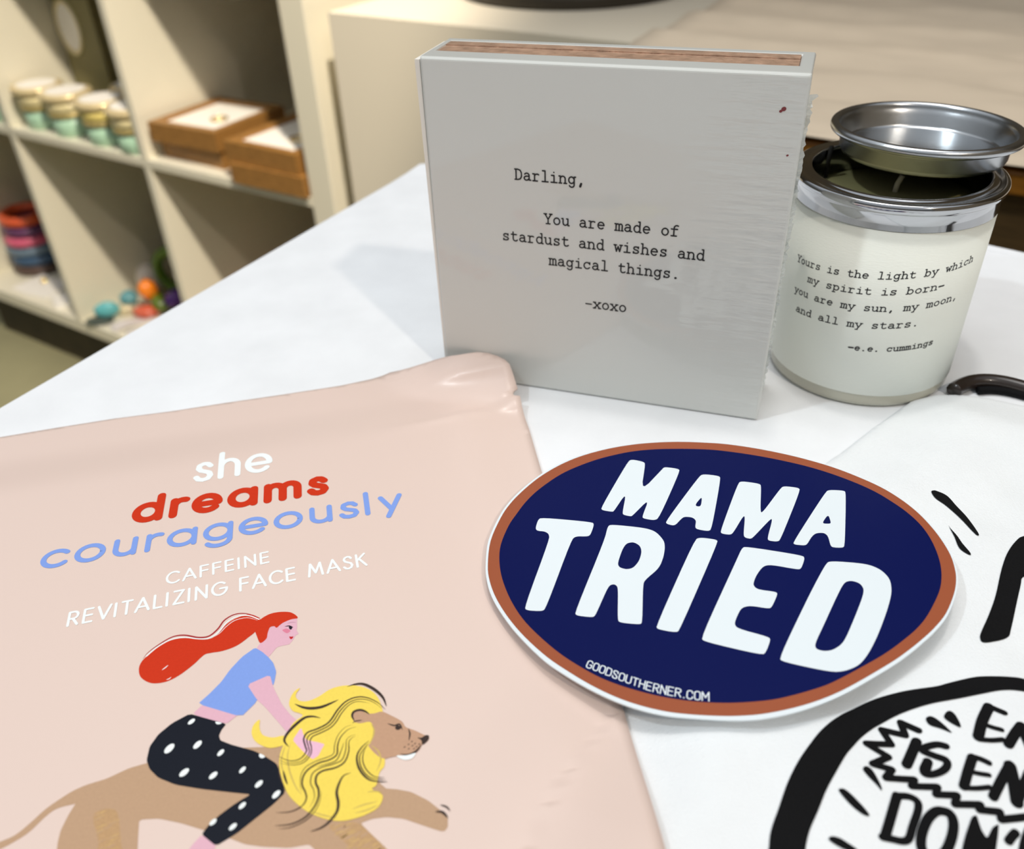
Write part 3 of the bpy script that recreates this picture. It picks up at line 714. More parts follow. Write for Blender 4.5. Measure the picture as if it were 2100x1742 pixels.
["f",0,[-4165,-2545,-4034,-2499,-4077,-2840,-4034,-3022,-3797,-2777,-3621,-2700,-3741,-2929,-4015,-3380,-4786,-3387,-4519,-2994]],
["s",0,188,[-3339,-2900,-3451,-2974,-3579,-3079]],["s",0,173,[-3021,-2849,-3229,-3086,-3435,-3382]],
],
}

# ------------------------------------------------------------------ materials
WHITE_PAPER = mat('white_table_paper', lin(238, 240, 243), .75, bump=.10, scale=900, var=.035, var_scale=38)
CREAM_LACQUER = mat('cream_lacquer', lin(226, 220, 200), .35, coat=.15, bump=.02, scale=60)
PEDESTAL_WHITE = mat('pedestal_lacquer', lin(226, 217, 198), .45, bump=.02, scale=60)
PLINTH_AND_SHADE = mat('dark_plinth', lin(52, 44, 26), .6, var=.2, scale=20)
FLOOR_MAT = mat('olive_concrete', lin(150, 145, 112), .45, bump=.05, scale=40, var=.14, var_scale=4)
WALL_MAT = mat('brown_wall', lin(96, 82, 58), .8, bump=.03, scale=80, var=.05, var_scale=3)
KRAFT = mat('kraft_board', lin(198, 162, 138), .40, coat=1.0, coat_rough=.06, bump=1.0, scale=330, var=.22, var_scale=240)
FILM_PINK = mat('pouch_film', lin(231, 208, 197), .40, coat=.30, coat_rough=.22, bump=.03, scale=2500)
WOOD_TRAY = mat('tray_wood', lin(148, 106, 54), .45, var=.25, scale=60, stretch=(1, 6, 6))
WOOD_DARK = mat('dark_wood', lin(88, 68, 40), .5, var=.18, scale=40, stretch=(1, 8, 8))
WOOD_AMBER = mat('amber_wood', lin(150, 98, 30), .4, var=.2, scale=40, stretch=(1, 8, 8))
CARD_WHITE = mat('white_card', lin(240, 236, 228), .6, bump=.02, scale=200)
CHROME = mat('bright_tinplate', (.52, .53, .55, 1), .10, metal=1.0, bump=.02, scale=90)
TIN = mat('brushed_tin', (.50, .52, .54, 1), .26, metal=1.0, bump=.04, scale=300)
GLASS = mat('pale_glass', lin(226, 224, 206), .06, trans=.35, ior=1.45, coat=.3)
WAX = mat('soy_wax', lin(166, 160, 112), .45, sss=.15, bump=.04, scale=120)
LABEL = mat('laid_label_paper', lin(246, 249, 240), .6, bump=.16, scale=500, stretch=(1, 1, 5))
INK = mat('black_ink', lin(30, 30, 32), .55, var=.25, scale=2500)
WICK_W = mat('cotton_wick', lin(232, 226, 208), .8, bump=.2, scale=2000)
BLACK_STICK = mat('black_stick', lin(22, 19, 14), .8, bump=.2, scale=2000)
VINYL_WHITE = mat('white_vinyl', lin(232, 241, 246), .34, coat=.1, bump=.01, scale=900)
VINYL_RUST = mat('rust_vinyl', lin(160, 86, 56), .36, spec=.3, bump=.01, scale=900)
VINYL_NAVY = mat('navy_vinyl', lin(10, 20, 78), .40, spec=.10, bump=.01, scale=900)
COTTON = mat('white_cotton', lin(240, 243, 245), .9, bump=.35, scale=1600, var=.02, var_scale=60, sheen=.2)
PLASTISOL = mat('black_print', lin(12, 12, 14), .75, spec=.18, bump=.3, scale=2600, var=.2)
BLACK_GLOSS = mat('black_gloss', lin(44, 36, 32), .3, coat=.3, bump=.03, scale=200)
BLACK_METAL = mat('black_metal', lin(46, 40, 30), .45, bump=.02, scale=200)
MINT = mat('mint_ceramic', lin(168, 204, 176), .4, coat=.3, var=.06, scale=30)
CREAM_BAND = mat('cream_band', lin(226, 212, 164), .45, coat=.2, var=.05, scale=60)
YELLOW_BAND = mat('yellow_band', lin(228, 208, 124), .45, coat=.2, var=.05, scale=60)
GOLD_BAND = mat('gold_band', lin(188, 170, 112), .35, metal=.3, bump=.02, scale=100)
GOLD_LID = mat('gold_lid', lin(228, 208, 162), .30, metal=.35, bump=.04, scale=80)
OLIVE_CARD = mat('olive_carton', lin(132, 124, 84), .6, var=.08, scale=30)
BROWN_CARD = mat('brown_carton', lin(124, 92, 34), .6, var=.1, scale=30)
GOLD = mat('polished_gold', (.95, .72, .32, 1), .15, metal=1.0, bump=.02, scale=90)


def colmat(name, r, g, b, rough=.4, coat=.2, **k):
    return mat(name, lin(r, g, b), rough, coat=coat, var=k.pop('var', .08), scale=k.pop('scale', 60), **k)


PRINT = {k: mat('print_' + k, lin(*c), .50, spec=.16, bump=.02, scale=1500, var=v) for k, (c, v) in dict(
    tan=((192, 158, 128), .03), tan2=((196, 156, 128), .03), ochre=((192, 155, 114), .08), gold=((204, 168, 114), .06),
    red=((206, 54, 24), .03), crimson=((168, 40, 46), .03), white=((244, 250, 250), .02), skin=((228, 180, 196), .02),
    hand=((240, 190, 212), .02), blush=((222, 132, 156), .03), brow=((196, 150, 168), .02), ink=((34, 30, 40), .05),
    lip=((196, 40, 44), .02), blue=((132, 162, 232), .02), pants=((22, 26, 37), .05), yellow=((246, 218, 96), .03),
    olive=((206, 180, 98), .05), dark=((62, 50, 46), .08)).items()}

# ------------------------------------------------------------------ the setting
FLOOR_Z = -.86


def structure(name, bm, m):
    o = obj(name, bm, m)
    o['kind'] = 'structure'
    return o


structure('floor', box((-4, -3, FLOOR_Z - .05), (5, 5, FLOOR_Z)), FLOOR_MAT)
SH_O = Vector((-1.2176, 1.9098, FLOOR_Z))
SH_A = rad(-33.8)
SH_U = Vector((math.cos(SH_A), math.sin(SH_A), 0))
SH_M = Vector((-SH_U.y, SH_U.x, 0))


def shelf_point(s, d, z):
    """s along the shelf front, d into the shelf, z above its underside"""
    return SH_O + SH_U * s + SH_M * d + Vector((0, 0, .12 + z))


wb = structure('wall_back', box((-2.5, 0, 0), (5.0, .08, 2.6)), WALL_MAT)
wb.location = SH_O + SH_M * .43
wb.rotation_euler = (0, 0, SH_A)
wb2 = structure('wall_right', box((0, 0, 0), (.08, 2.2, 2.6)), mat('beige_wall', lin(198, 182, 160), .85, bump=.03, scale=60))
wb2.location = SH_O + SH_U * 3.6 + SH_M * -1.8
wb2.rotation_euler = (0, 0, SH_A)

# ------------------------------------------------------------------ display table with its white paper
TB_A = rad(-29.5)
TB_C = Vector((-.0522, .5767, FLOOR_Z))
table = thing('display_table', 'white display table under the paper sheet holding the sticker and candle', 'table', TB_C, TB_A)
bevel(obj('table_top', box((.004, -1.0, .825), (.95, -.010, .8575)), PEDESTAL_WHITE, table), .003)
obj('apron', box((.05, -.96, .74), (.91, -.05, .825)), PEDESTAL_WHITE, table)
for lx in (.05, .85):
    for ly in (-.96, -.11):
        bevel(obj('leg', box((lx, ly, 0), (lx + .06, ly + .06, .825)), PEDESTAL_WHITE, table), .003)

cov = bmesh.new()
cpts = [(0, -1.01)] + [(0, -1.0 + .02 * i) for i in range(1, 50)] + [(0, -.004)]
cpts += [(.02 * i, .0018 * math.sin(i * .9) + .0025 * math.sin(i * .37 + 1)) for i in range(1, 48)]
cpts += [(.955, 0), (.955, -1.01)]


def cover_z(x, y):
    far = sstep(y, -.03, 0.0) * .0015 * (1 + math.sin(x * 60))
    return .0022 + far


fill(cov, [cpts], lambda x, y: 0, 0, .05)
for v in cov.verts:
    v.co.z = cover_z(v.co.x, v.co.y) - .0022
sheet = obj('paper_sheet', cov, WHITE_PAPER, None, False)
sheet.location = (TB_C.x, TB_C.y, 0)
sheet.rotation_euler = (0, 0, TB_A)
md = sheet.modifiers.new('thickness', 'SOLIDIFY')
md.thickness = .0022
md.offset = -1
tag(sheet, 'white mottled paper sheet covering the near display table', 'table paper')

# ------------------------------------------------------------------ printed pouch, bottom left
PO = (-.10, .18)
pouch = thing('face_mask_pouch', 'pale pink face mask pouch with a red haired girl riding a lion', 'pouch', (PO[0], PO[1], 0))
pz = lambda lift: (lambda x, y: pouch_z(x + PO[0], y + PO[1]) + lift)
ring = pairs_of(ART['pouch_outline']) + [(.1330, -.1150), (.1360, -.1400), (-.0700, -.1850), (-.1170, .0925)]
bm = bmesh.new()
fill(bm, [ring], pz(0), 0, .005)
film = obj('film', bm, FILM_PINK, pouch, True)
md = film.modifiers.new('thickness', 'SOLIDIFY')
md.thickness = .0011
md.offset = -1
names = list(PRINT)
bm = bmesh.new()
lay = 0
for i, a in enumerate(ART['pouch_art']):
    lay += a[0] == 'f'
    zf = pz(.00004 + lay * .000005 + (i % 5) * .0000008 + (.000004 if a[0] == 's' else 0))
    mi = names.index(a[1])
    if a[0] == 'f':
        loops = [pairs_of(l) for l in a[3:]]
        loops = [catmull(l, True, 5) for l in loops] if a[2] else [chaikin(l, .12) for l in loops]
        fill(bm, loops, zf, mi, .005)
    else:
        stroke(bm, pairs_of(a[4]), a[3] * 1e-5, zf, mi, a[2])
obj('illustration', bm, [PRINT[k] for k in names], pouch)
FACE = geoface()
for txt, colr, wt, x0, y0, ang, L, h in ART['pouch_text']:
    caps = txt.isupper()
    w = {'dreams': 1.70}.get(txt, 1.12 if caps else 1.12)
    gap = {'dreams': 2.0}.get(txt, 1.6 if caps else 1.45)
    k = h * 1e-5 / (7.0 + w)
    adv = sum(FACE[c][0] + gap for c in txt) - gap + w
    kx = L * 1e-5 / adv
    ca, sa = math.cos(rad(ang)), math.sin(rad(ang))
    bm = bmesh.new()
    x = w * .5
    for c in txt:
        for sn, st in enumerate(FACE[c][1]):
            zf = pz(.00010 + sn * .00002)
            P = [((x + gx) * kx, (gy + w * .5) * k) for gx, gy in st]
            P = [(x0 * 1e-5 + px * ca - py * sa, y0 * 1e-5 + px * sa + py * ca) for px, py in P]
            stroke(bm, P, w * (k * .5 + kx * .5), zf, 0, 0, False)
        x += FACE[c][0] + gap
    t = obj('lettering', bm, PRINT[colr], pouch)
    t['label'] = {'white': 'white', 'red': 'bold red', 'blue': 'periwinkle blue'}[colr] + ' lettering reading ' + txt

# ------------------------------------------------------------------ folded white shirt
HO = (.14, .13)
shirt = thing('folded_shirt', 'folded white cotton shirt with bold black hand lettered print', 'shirt', (HO[0], HO[1], 0))
bm = bmesh.new()
so = chaikin(chaikin([(x - HO[0], y - HO[1]) for x, y in SHIRT]))
fill(bm, [so], lambda x, y: 0, 0, .006)
# closely spaced verts near the folded edge so that it rolls over
bmesh.ops.subdivide_edges(bm, edges=[e for e in bm.edges if all(seg_dist(v.co.x + HO[0], v.co.y + HO[1], SHIRT, True) < .010 for v in e.verts)
                                     and all(v.co.y > -.06 for v in e.verts)], cuts=2, use_grid_fill=True)
bmesh.ops.triangulate(bm, faces=bm.faces)
for v in bm.verts:
    v.co.z = shirt_z(v.co.x + HO[0], v.co.y + HO[1]) + .0003
obj('fabric', bm, COTTON, shirt, True)
bm = bmesh.new()
zs = lambda x, y: shirt_z(x + HO[0], y + HO[1]) + .00055
for a in ART['shirt_art']:
    if a[0] == 'f':
        l = pairs_of(a[2])
        fill(bm, [catmull(l, True, 5) if a[1] else chaikin(l, .15)], zs, 0, .004)
    else:
        stroke(bm, pairs_of(a[3]), a[2] * 1e-5, zs, 0, 0, a[1] != 2)
obj('print', bm, PLASTISOL, shirt)

# ------------------------------------------------------------------ oval sticker
SO = (.06, .19)
stick = thing('oval_sticker', 'oval navy sticker reading MAMA TRIED with rust border, on pouch and shirt', 'sticker', (SO[0], SO[1], 0))
szf = lambda lift: (lambda x, y: sticker_z(x + SO[0], y + SO[1]) + lift)
bm = bmesh.new()
out_l = catmull(pairs_of(ART['sticker'][0]), True, 4)
fill(bm, [out_l], szf(0), 0, .02)
bk = obj('white_border', bm, VINYL_WHITE, stick)
md = bk.modifiers.new('thickness', 'SOLIDIFY')
md.thickness = .0005
md.offset = -1
bm = bmesh.new()
fill(bm, [catmull(pairs_of(ART['sticker'][1]), True, 4)], szf(.00005), 0, .02)
obj('rust_ring', bm, VINYL_RUST, stick)
bm = bmesh.new()
fill(bm, [catmull(pairs_of(ART['sticker'][2]), True, 4)], szf(.0001), 0, .02)
obj('navy_field', bm, VINYL_NAVY, stick)
bm = bmesh.new()
for loops in ART['sticker_letters']:
    fill(bm, [chaikin(chaikin(pairs_of(l), .22), .25) for l in loops], szf(.00015), 0, .02)
obj('lettering', bm, VINYL_WHITE, stick)
lo, hi = [catmull(pairs_of(l), False, 12) for l in ART['sticker_arc']]


def along(line, t):
    seg = [0]
    for a, b in zip(line, line[1:]):
        seg.append(seg[-1] + math.hypot(b[0] - a[0], b[1] - a[1]))
    t *= seg[-1]
    for i in range(len(line) - 1):
        if t <= seg[i + 1] or i == len(line) - 2:
            f = (t - seg[i]) / max(1e-9, seg[i + 1] - seg[i])
            return line[i][0] + (line[i + 1][0] - line[i][0]) * f, line[i][1] + (line[i + 1][1] - line[i][1]) * f


CF = condface()
txt = 'GOODSOUTHERNER.COM'
wd = lambda c: {'.': 1.2, 'M': 3.6}.get(c, 3.0)
tot = sum(wd(c) + 1.15 for c in txt) - 1.15
bm = bmesh.new()
x = 0
for c in txt:
    for sn, st in enumerate(CF[c]):
        P = []
        for gx, gy in st:
            t = (x + gx) / tot
            a, b = along(lo, t), along(hi, t)
            P.append((a[0] + (b[0] - a[0]) * gy / 7, a[1] + (b[1] - a[1]) * gy / 7))
        stroke(bm, P, .00031, szf(.00015 + sn * .00002), 0, 0, False)
    x += wd(c) + 1.15
sm = obj('small_lettering', bm, VINYL_WHITE, stick)

# ------------------------------------------------------------------ white shrink wrapped box
BW, BD, BH = .1270, .0285, .1265
gift = thing('shrink_wrapped_box', 'square white box with typewriter love note, upright in clear shrink wrap', 'box', (BOX_BL[0], BOX_BL[1], 0), BOX_ANG)
bm = bmesh.new()
sx0, sx1, sy0, sy1, sdep = .0022, BW - .0045, .0105, BD - .0042, .0030
o_b = [bm.verts.new((x, y, .0003)) for x, y in ((0, 0), (BW, 0), (BW, BD), (0, BD))]
o_t = [bm.verts.new((x, y, BH)) for x, y in ((0, 0), (BW, 0), (BW, BD), (0, BD))]
i_t = [bm.verts.new((x, y, BH)) for x, y in ((sx0, sy0), (sx1, sy0), (sx1, sy1), (sx0, sy1))]
i_b = [bm.verts.new((v.co.x, v.co.y, BH - sdep)) for v in i_t]
bm.faces.new(o_b[::-1])
bm.faces.new(i_b)
for i in range(4):
    j = (i + 1) % 4
    bm.faces.new((o_b[i], o_b[j], o_t[j], o_t[i]))
    bm.faces.new((o_t[i], o_t[j], i_t[j], i_t[i]))
    bm.faces.new((i_t[i], i_t[j], i_b[j], i_b[i]))

WRAP = mat('wrapped_white_card', lin(213, 215, 211), .55, coat=1.0, coat_rough=.035)
wn_, wl_ = WRAP.node_tree.nodes, WRAP.node_tree.links
tc = wn_.new('ShaderNodeTexCoord')
mp = wn_.new('ShaderNodeMapping')
mp.inputs['Scale'].default_value = (45, 0, 330)
mp.inputs['Rotation'].default_value = (0, rad(7), 0)
wl_.new(tc.outputs['Object'], mp.inputs[0])
nz = wn_.new('ShaderNodeTexNoise')
nz.inputs['Scale'].default_value = 1
nz.inputs['Detail'].default_value = 3
wl_.new(mp.outputs[0], nz.inputs['Vector'])
sp = wn_.new('ShaderNodeSeparateXYZ')
wl_.new(tc.outputs['Object'], sp.inputs[0])
mr = wn_.new('ShaderNodeMapRange')
mr.inputs['From Min'].default_value = BW - .042
mr.inputs['From Max'].default_value = BW - .004
wl_.new(sp.outputs['X'], mr.inputs[0])
mu = wn_.new('ShaderNodeMath')
mu.operation = 'MULTIPLY'
wl_.new(nz.outputs[0], mu.inputs[0])
wl_.new(mr.outputs[0], mu.inputs[1])
bp = wn_.new('ShaderNodeBump')
bp.inputs['Strength'].default_value = .55
bp.inputs['Distance'].default_value = .0012
wl_.new(mu.outputs[0], bp.inputs['Height'])
wl_.new(bp.outputs[0], wn_['Principled BSDF'].inputs['Coat Normal'])
bp2 = wn_.new('ShaderNodeBump')
bp2.inputs['Strength'].default_value = .45
bp2.inputs['Distance'].default_value = .0012
wl_.new(mu.outputs[0], bp2.inputs['Height'])
wl_.new(bp2.outputs[0], wn_['Principled BSDF'].inputs['Normal'])
bevel(obj('sleeve', bm, WRAP, gift), .0017, 4)
ki = bmesh.new()
add_box(ki, (sx0, sy0, BH - .020), (sx1, sy1 - .0056, BH - .0004))
add_box(ki, (sx0, sy1 - .0052, BH - .020), (sx1, sy1, BH - .0001))
obj('kraft_insert', ki, KRAFT, gift)
# side panel standing a hair proud at the left
bm = bmesh.new()
prof = [(.0285, -.0004), (.0285, -.0022), (.0012, -.0022), (.0012, -.0004)]
for z in (.004, BH - .0012):
    k = .35 if z < .01 else 1
    for y, x in prof:
        bm.verts.new((x * k, y, z))
bm.verts.ensure_lookup_table()
for i in range(4):
    bm.faces.new((bm.verts[i], bm.verts[(i + 1) % 4], bm.verts[4 + (i + 1) % 4], bm.verts[4 + i]))
bm.faces.new([bm.verts[i] for i in (3, 2, 1, 0)])
bm.faces.new([bm.verts[i] for i in (4, 5, 6, 7)])
bmesh.ops.recalc_face_normals(bm, faces=bm.faces)
obj('side_panel', bm, CARD_WHITE, gift)
SEAM = mat('crimped_film', lin(225, 230, 228), .25, coat=.5, bump=.4, scale=900)
SEAM.node_tree.nodes['Principled BSDF'].inputs['Alpha'].default_value = .55
rnd = random.Random(7)
bm = bmesh.new()
zz = .012
prev = None
while zz < BH - .006:
    t = zz / BH
    wv = .0004 + .0008 * t + rnd.uniform(-.0004, .0006) + (.0014 if zz > BH - .0085 else 0)
    a = bm.verts.new((BW - .0002, .004 + .0006 * math.sin(zz * 300), zz))
    b = bm.verts.new((BW + wv, .0044 + rnd.uniform(-.0008, .0008), zz))
    if prev:
        bm.faces.new((prev[0], prev[1], b, a))
    prev = (a, b)
    zz += rnd.uniform(.0006, .0013)
sw = obj('wrap_seam', bm, SEAM, gift)
md = sw.modifiers.new('thickness', 'SOLIDIFY')
md.thickness = .0001
TF = typeface()
bm = bmesh.new()
PITCH_T = .00323
for txt, x0, z0 in (('Darling,', .0325, .0869), ('You are made of', .0432, .0715), ('stardust and wishes and', .0270, .0636),
                    ('magical things.', .0449, .0556), ('-xoxo', .0587, .0399)):
    for i, c in enumerate(txt):
        if c == ' ':
            continue
        k = PITCH_T / 6.0
        for st in TF[c]:
            stroke(bm, [(x0 + i * PITCH_T + gx * k, z0 + gy * k * 1.06) for gx, gy in st], .00050 if c not in ',.' else .0008, None, 0, 0, False,
                   place=lambda x, z, q: (x, -.00012 - q, z))
obj('lettering', bm, INK, gift)
bm = bmesh.new()
for sx, szz, r in ((.1201, .1160, .0008), (.1193, .1153, .0005), (.1232, .1019, .00035)):
    stroke(bm, [(sx, szz), (sx + .0002, szz + .0001)], r * 1.6, None, 0, 0, False, place=lambda x, z, q: (x, -.00012 - q, z))
obj('specks', bm, colmat('red_speck', 122, 40, 44), gift)

# ------------------------------------------------------------------ candle and its lid
CC = (.1447, .3095)
candle = thing('jar_candle', 'glass jar candle with cream poem label and open tin rim', 'candle', (CC[0], CC[1], 0))
obj('glass_jar', lathe([(0, .0003), (.0330, .0003), (.0347, .0010), (.0350, .0025), (.0350, .0735), (.0328, .0735), (.0328, .0055), (0, .0050)], 128), GLASS, candle, True)
obj('wax', lathe([(0, .0053), (.0322, .0058), (.0324, .0070), (.0324, .0705), (.0316, .0712), (0, .0708)], 96), WAX, candle, True)
lab = obj('paper_label', lathe([(.0352, .0058), (.0354, .0058), (.0354, .0726), (.0352, .0726)], 160, True), LABEL, candle, True)
rim = lathe([(.0353, .0722), (.0356, .0722), (.0356, .0775), (.0361, .0783), (.0368, .0790), (.0371, .0802), (.0368, .0814), (.0360, .0819),
             (.0350, .0817), (.0340, .0813), (.0328, .0813), (.0318, .0818), (.0310, .0822), (.0305, .0821), (.0302, .0814), (.0302, .0715),
             (.0308, .0715), (.0310, .0800), (.0345, .0800), (.0353, .0775)], 160, True)
obj('tin_rim', rim, CHROME, candle, True)
obj('wick', tube([(.0030, .0060, .0705), (.0034, .0060, .0740), (.0044, .0056, .0772)], .0010), WICK_W, candle, True)['label'] = 'white unburnt wick'
obj('wick', tube([(-.0180, .0225, .0705), (-.0180, .0225, .0770), (-.0177, .0225, .0835)], .0009), BLACK_STICK, candle, True)['label'] = 'thin black stick at the back of the opening'  # thin black stick standing against the inner back wall
bm = bmesh.new()
CR = .03548
for txt, a0, z0, a1, z1 in (('Yours is the light by which', -167.5, .0505, -55.8, .0581), ('my spirit is born-', -155.0, .0454, -74.0, .0505),
                            ('you are my sun, my moon,', -165.0, .0385, -61.0, .0445), ('and all my stars.', -160.5, .0315, -84.0, .0363),
                            ('-e.e. cummings', -121.0, .0245, -70.5, .0271)):
    n_ = len(txt)
    arc_len = rad(a1 - a0) * CR
    k = arc_len / (n_ * 6.0)
    ky = .00040 if txt[0] != '-' else .00034
    for i, c in enumerate(txt):
        if c == ' ':
            continue
        for st in TF[c]:
            P = [(a0 + (a1 - a0) * (i * 6 + gx) / (6.0 * n_), z0 + (z1 - z0) * (i * 6 + gx) / (6.0 * n_) + gy * ky) for gx, gy in st]
            P = [(rad(a) * CR, z) for a, z in P]
            stroke(bm, P, .00040 if c not in ',.-' else .0006, None, 0, 0, False,
                   place=lambda x, z, q: ((CR + q) * math.cos(x / CR), (CR + q) * math.sin(x / CR), z))
obj('lettering', bm, INK, lab)

flange = [(.0322 + .0017 * math.cos(rad(t)), .0094 + .0017 * math.sin(rad(t))) for t in range(-80, 181, 20)]
lid = obj('tin_lid', lathe([(0, 0), (.0275, 0), (.0288, .0008), (.0294, .0020), (.0297, .0066), (.0304, .0076), (.0316, .0077)] + flange
                           + [(.0301, .0084), (.0290, .0070), (.0284, .0030), (.0276, .0019), (.0266, .0024), (.0250, .0026), (0, .0024)], 160), TIN, None, True, (.1572, .3222, .0826))
lid.rotation_euler = (rad(-1.2), rad(1.0), 0)
tag(lid, 'round silver tin lid lying open side up on the candle rim', 'lid')

# dark strap behind the shirt
SP_ = [(.1722, .2800), (.1768, .2832), (.1822, .2855), (.1880, .2856), (.1938, .2836), (.2000, .2792), (.2080, .2722)]
bm = tube([(x, y, .0032) for x, y in catmull(SP_, False, 6)], .0030, 10)
strap = thing('black_strap', 'dark glossy curved strap peeking out behind the white shirt', 'strap', (.205, .296, 0))
for v in bm.verts:
    v.co.x -= .205
    v.co.y -= .296
obj('band', bm, BLACK_GLOSS, strap, True)
bm = tube([(x - .205 + .0005, y - .296 - .0042, .0018) for x, y in catmull(SP_[2:], False, 6)], .0016, 8)
obj('lining', bm, PLASTISOL, strap, True)

# ------------------------------------------------------------------ cube shelf
PZ = .12
shelf = thing('cube_shelf', 'cream cube shelf unit filled with jars, wooden trays and trinkets', 'shelf', SH_O, SH_A)
SD = .39
for nm, lo_, hi_ in (('bottom_board', (-.075, 0, PZ), (1.1137, SD, PZ + .030)),
                     ('shelf_board', (-.075, .0, PZ + .4375), (1.1137, SD, PZ + .4535)),
                     ('top_board', (-.12, 0, PZ + .858), (1.160, SD, PZ + .900)),
                     ('side_panel', (-.12, 0, PZ), (-.075, SD, PZ + .858)),
                     ('side_panel', (1.1137, 0, PZ), (1.160, SD, PZ + .858))):
    bevel(obj(nm, box(lo_, hi_), CREAM_LACQUER, shelf), .0015)
for s_ in (.3144, .7163):
    for z0, z1 in ((.030, .4375), (.4535, .858)):
        bevel(obj('divider', box((s_, 0, PZ + z0), (s_ + .016, SD, PZ + z1)), CREAM_LACQUER, shelf), .001)
obj('plinth', box((-.10, .03, 0), (1.14, SD - .02, PZ)), PLINTH_AND_SHADE, shelf)

# jars on the middle board
ZS, Z0 = .4535, .030


def make_jar(label, band=CREAM_BAND):
    t = thing('candle_jar', label, 'candle jar', group='mint candle jars on the cube shelf')
    t.scale = (1.08, 1.08, 1.04)
    obj('jar_body', lathe([(0, 0), (.031, 0), (.0335, .002), (.0345, .034), (0, .034)], 40), MINT, t, True)
    obj('gold_collar', lathe([(0, .034), (.0372, .034), (.0376, .042), (0, .042)], 40), GOLD_BAND, t, True)
    obj('cream_sleeve', lathe([(0, .042), (.0375, .042), (.0378, .061), (0, .061)], 40), band, t, True)
    l_ = obj('jar_lid', lathe([(0, .061), (.0400, .061), (.0432, .064), (.0436, .070), (.0420, .073), (.034, .0738), (0, .0735)], 40), GOLD_LID, t, True)
    obj('lid_disc', lathe([(.0, .0737), (.033, .0737), (.033, .0748), (0, .0750)], 40), CARD_WHITE, l_, False)
    return t


def copy_thing(src, label):
    c = src.copy()
    COL.objects.link(c)
    c['label'] = label
    for ch in list(src.children):
        k = ch.copy()
        COL.objects.link(k)
        k.parent = c
        for g in list(ch.children):
            q = g.copy()
            COL.objects.link(q)
            q.parent = k
    return c


jar = make_jar('mint candle jar with cream band, leftmost of the front four on shelf')
jar.location = shelf_point(.382, .048, ZS)
yj = make_jar('mint candle jar with yellow band, third in the front row', YELLOW_BAND)
yj.location = shelf_point(.585, .040, ZS)
for s_, d_, lb in ((.477, .044, 'mint candle jar with cream band, between leftmost and yellow banded jars'),
                   (.676, .036, 'mint candle jar half hidden behind the divider right of yellow band'),
                   (.560, .135, 'candle jar standing in the row behind the yellow banded jar'),
                   (.255, .045, 'mint candle jar at left photo edge in the neighbouring cubby')):
    c = copy_thing(jar, lb)
    c.location = shelf_point(s_, d_, ZS)

# cartons behind the jars
c1 = thing('gift_carton', 'olive carton with a white oval label behind the candle jars', 'carton', shelf_point(.395, .155, ZS), SH_A)
bevel(obj('carton_body', box((-.058, 0, 0), (.060, .07, .30)), OLIVE_CARD, c1), .002)
ov = bmesh.new()
fill(ov, [[(.033 * math.cos(i * PI / 18), .046 * math.sin(i * PI / 18)) for i in range(36)]], lambda x, y: 0, 0, .05)
for v in ov.verts:
    v.co = Vector((v.co.x - .022, -.0008, v.co.y + .155))
ol = obj('oval_label', ov, CARD_WHITE, c1)
orm = obj('oval_rim', torus(.034, .003, 0, 48, 8, sy=1.38), CREAM_BAND, ol, True)
orm.rotation_euler = (PI / 2, 0, 0)
orm.location = (-.022, -.0012, .155)
c2 = thing('gift_carton', 'brown carton with a square cream label beside the divider', 'carton', shelf_point(.515, .190, ZS), SH_A)
bevel(obj('carton_body', box((-.050, 0, 0), (.09, .07, .30)), BROWN_CARD, c2), .002)
obj('square_label', box((-.040, -.002, .108), (.06, .0, .150)), CARD_WHITE, c2)


# wooden trays, two stacks of two
def make_tray(label):
    t = thing('wooden_tray', label, 'tray', group='wooden trays stacked on the cube shelf')
    w, d, h, k = .155, .165, .032, .016
    bm = bmesh.new()
    add_box(bm, (0, 0, 0), (w, d, h * .55))
    for lo_, hi_ in (((0, 0, h * .55), (w, k, h)), ((0, d - k, h * .55), (w, d, h)), ((0, k, h * .55), (k, d - k, h)), ((w - k, k, h * .55), (w, d - k, h))):
        add_box(bm, lo_, hi_)
    obj('tray_body', bm, WOOD_TRAY, t)
    obj('card_insert', box((k, k, h * .55), (w - k, d - k, h * .85)), CARD_WHITE, t)
    r = obj('ring_charm', torus(.013, .0022, h * .85 + .002, 32, 8), GOLD, t, True)
    r.location = (w * .62, d * .42, 0)
    return t


tray = make_tray('wooden tray with white insert, top of the left stack')
tray.location = shelf_point(.748, .008, ZS + .0321)
tray.rotation_euler = (0, 0, SH_A + rad(3))
for s_, d_, z_, r_, lb in ((.742, .030, 0, -2, 'wooden tray under another one in the left stack by the divider'),
                           (.944, -.004, .0321, 0, 'wooden tray with white insert, top of the right stack'),
                           (.955, -.010, 0, 1, 'wooden tray at the bottom of the right stack, overhanging the shelf edge')):
    c = copy_thing(tray, lb)
    c.location = shelf_point(s_, d_, ZS + z_)
    c.rotation_euler = (0, 0, SH_A + rad(r_))

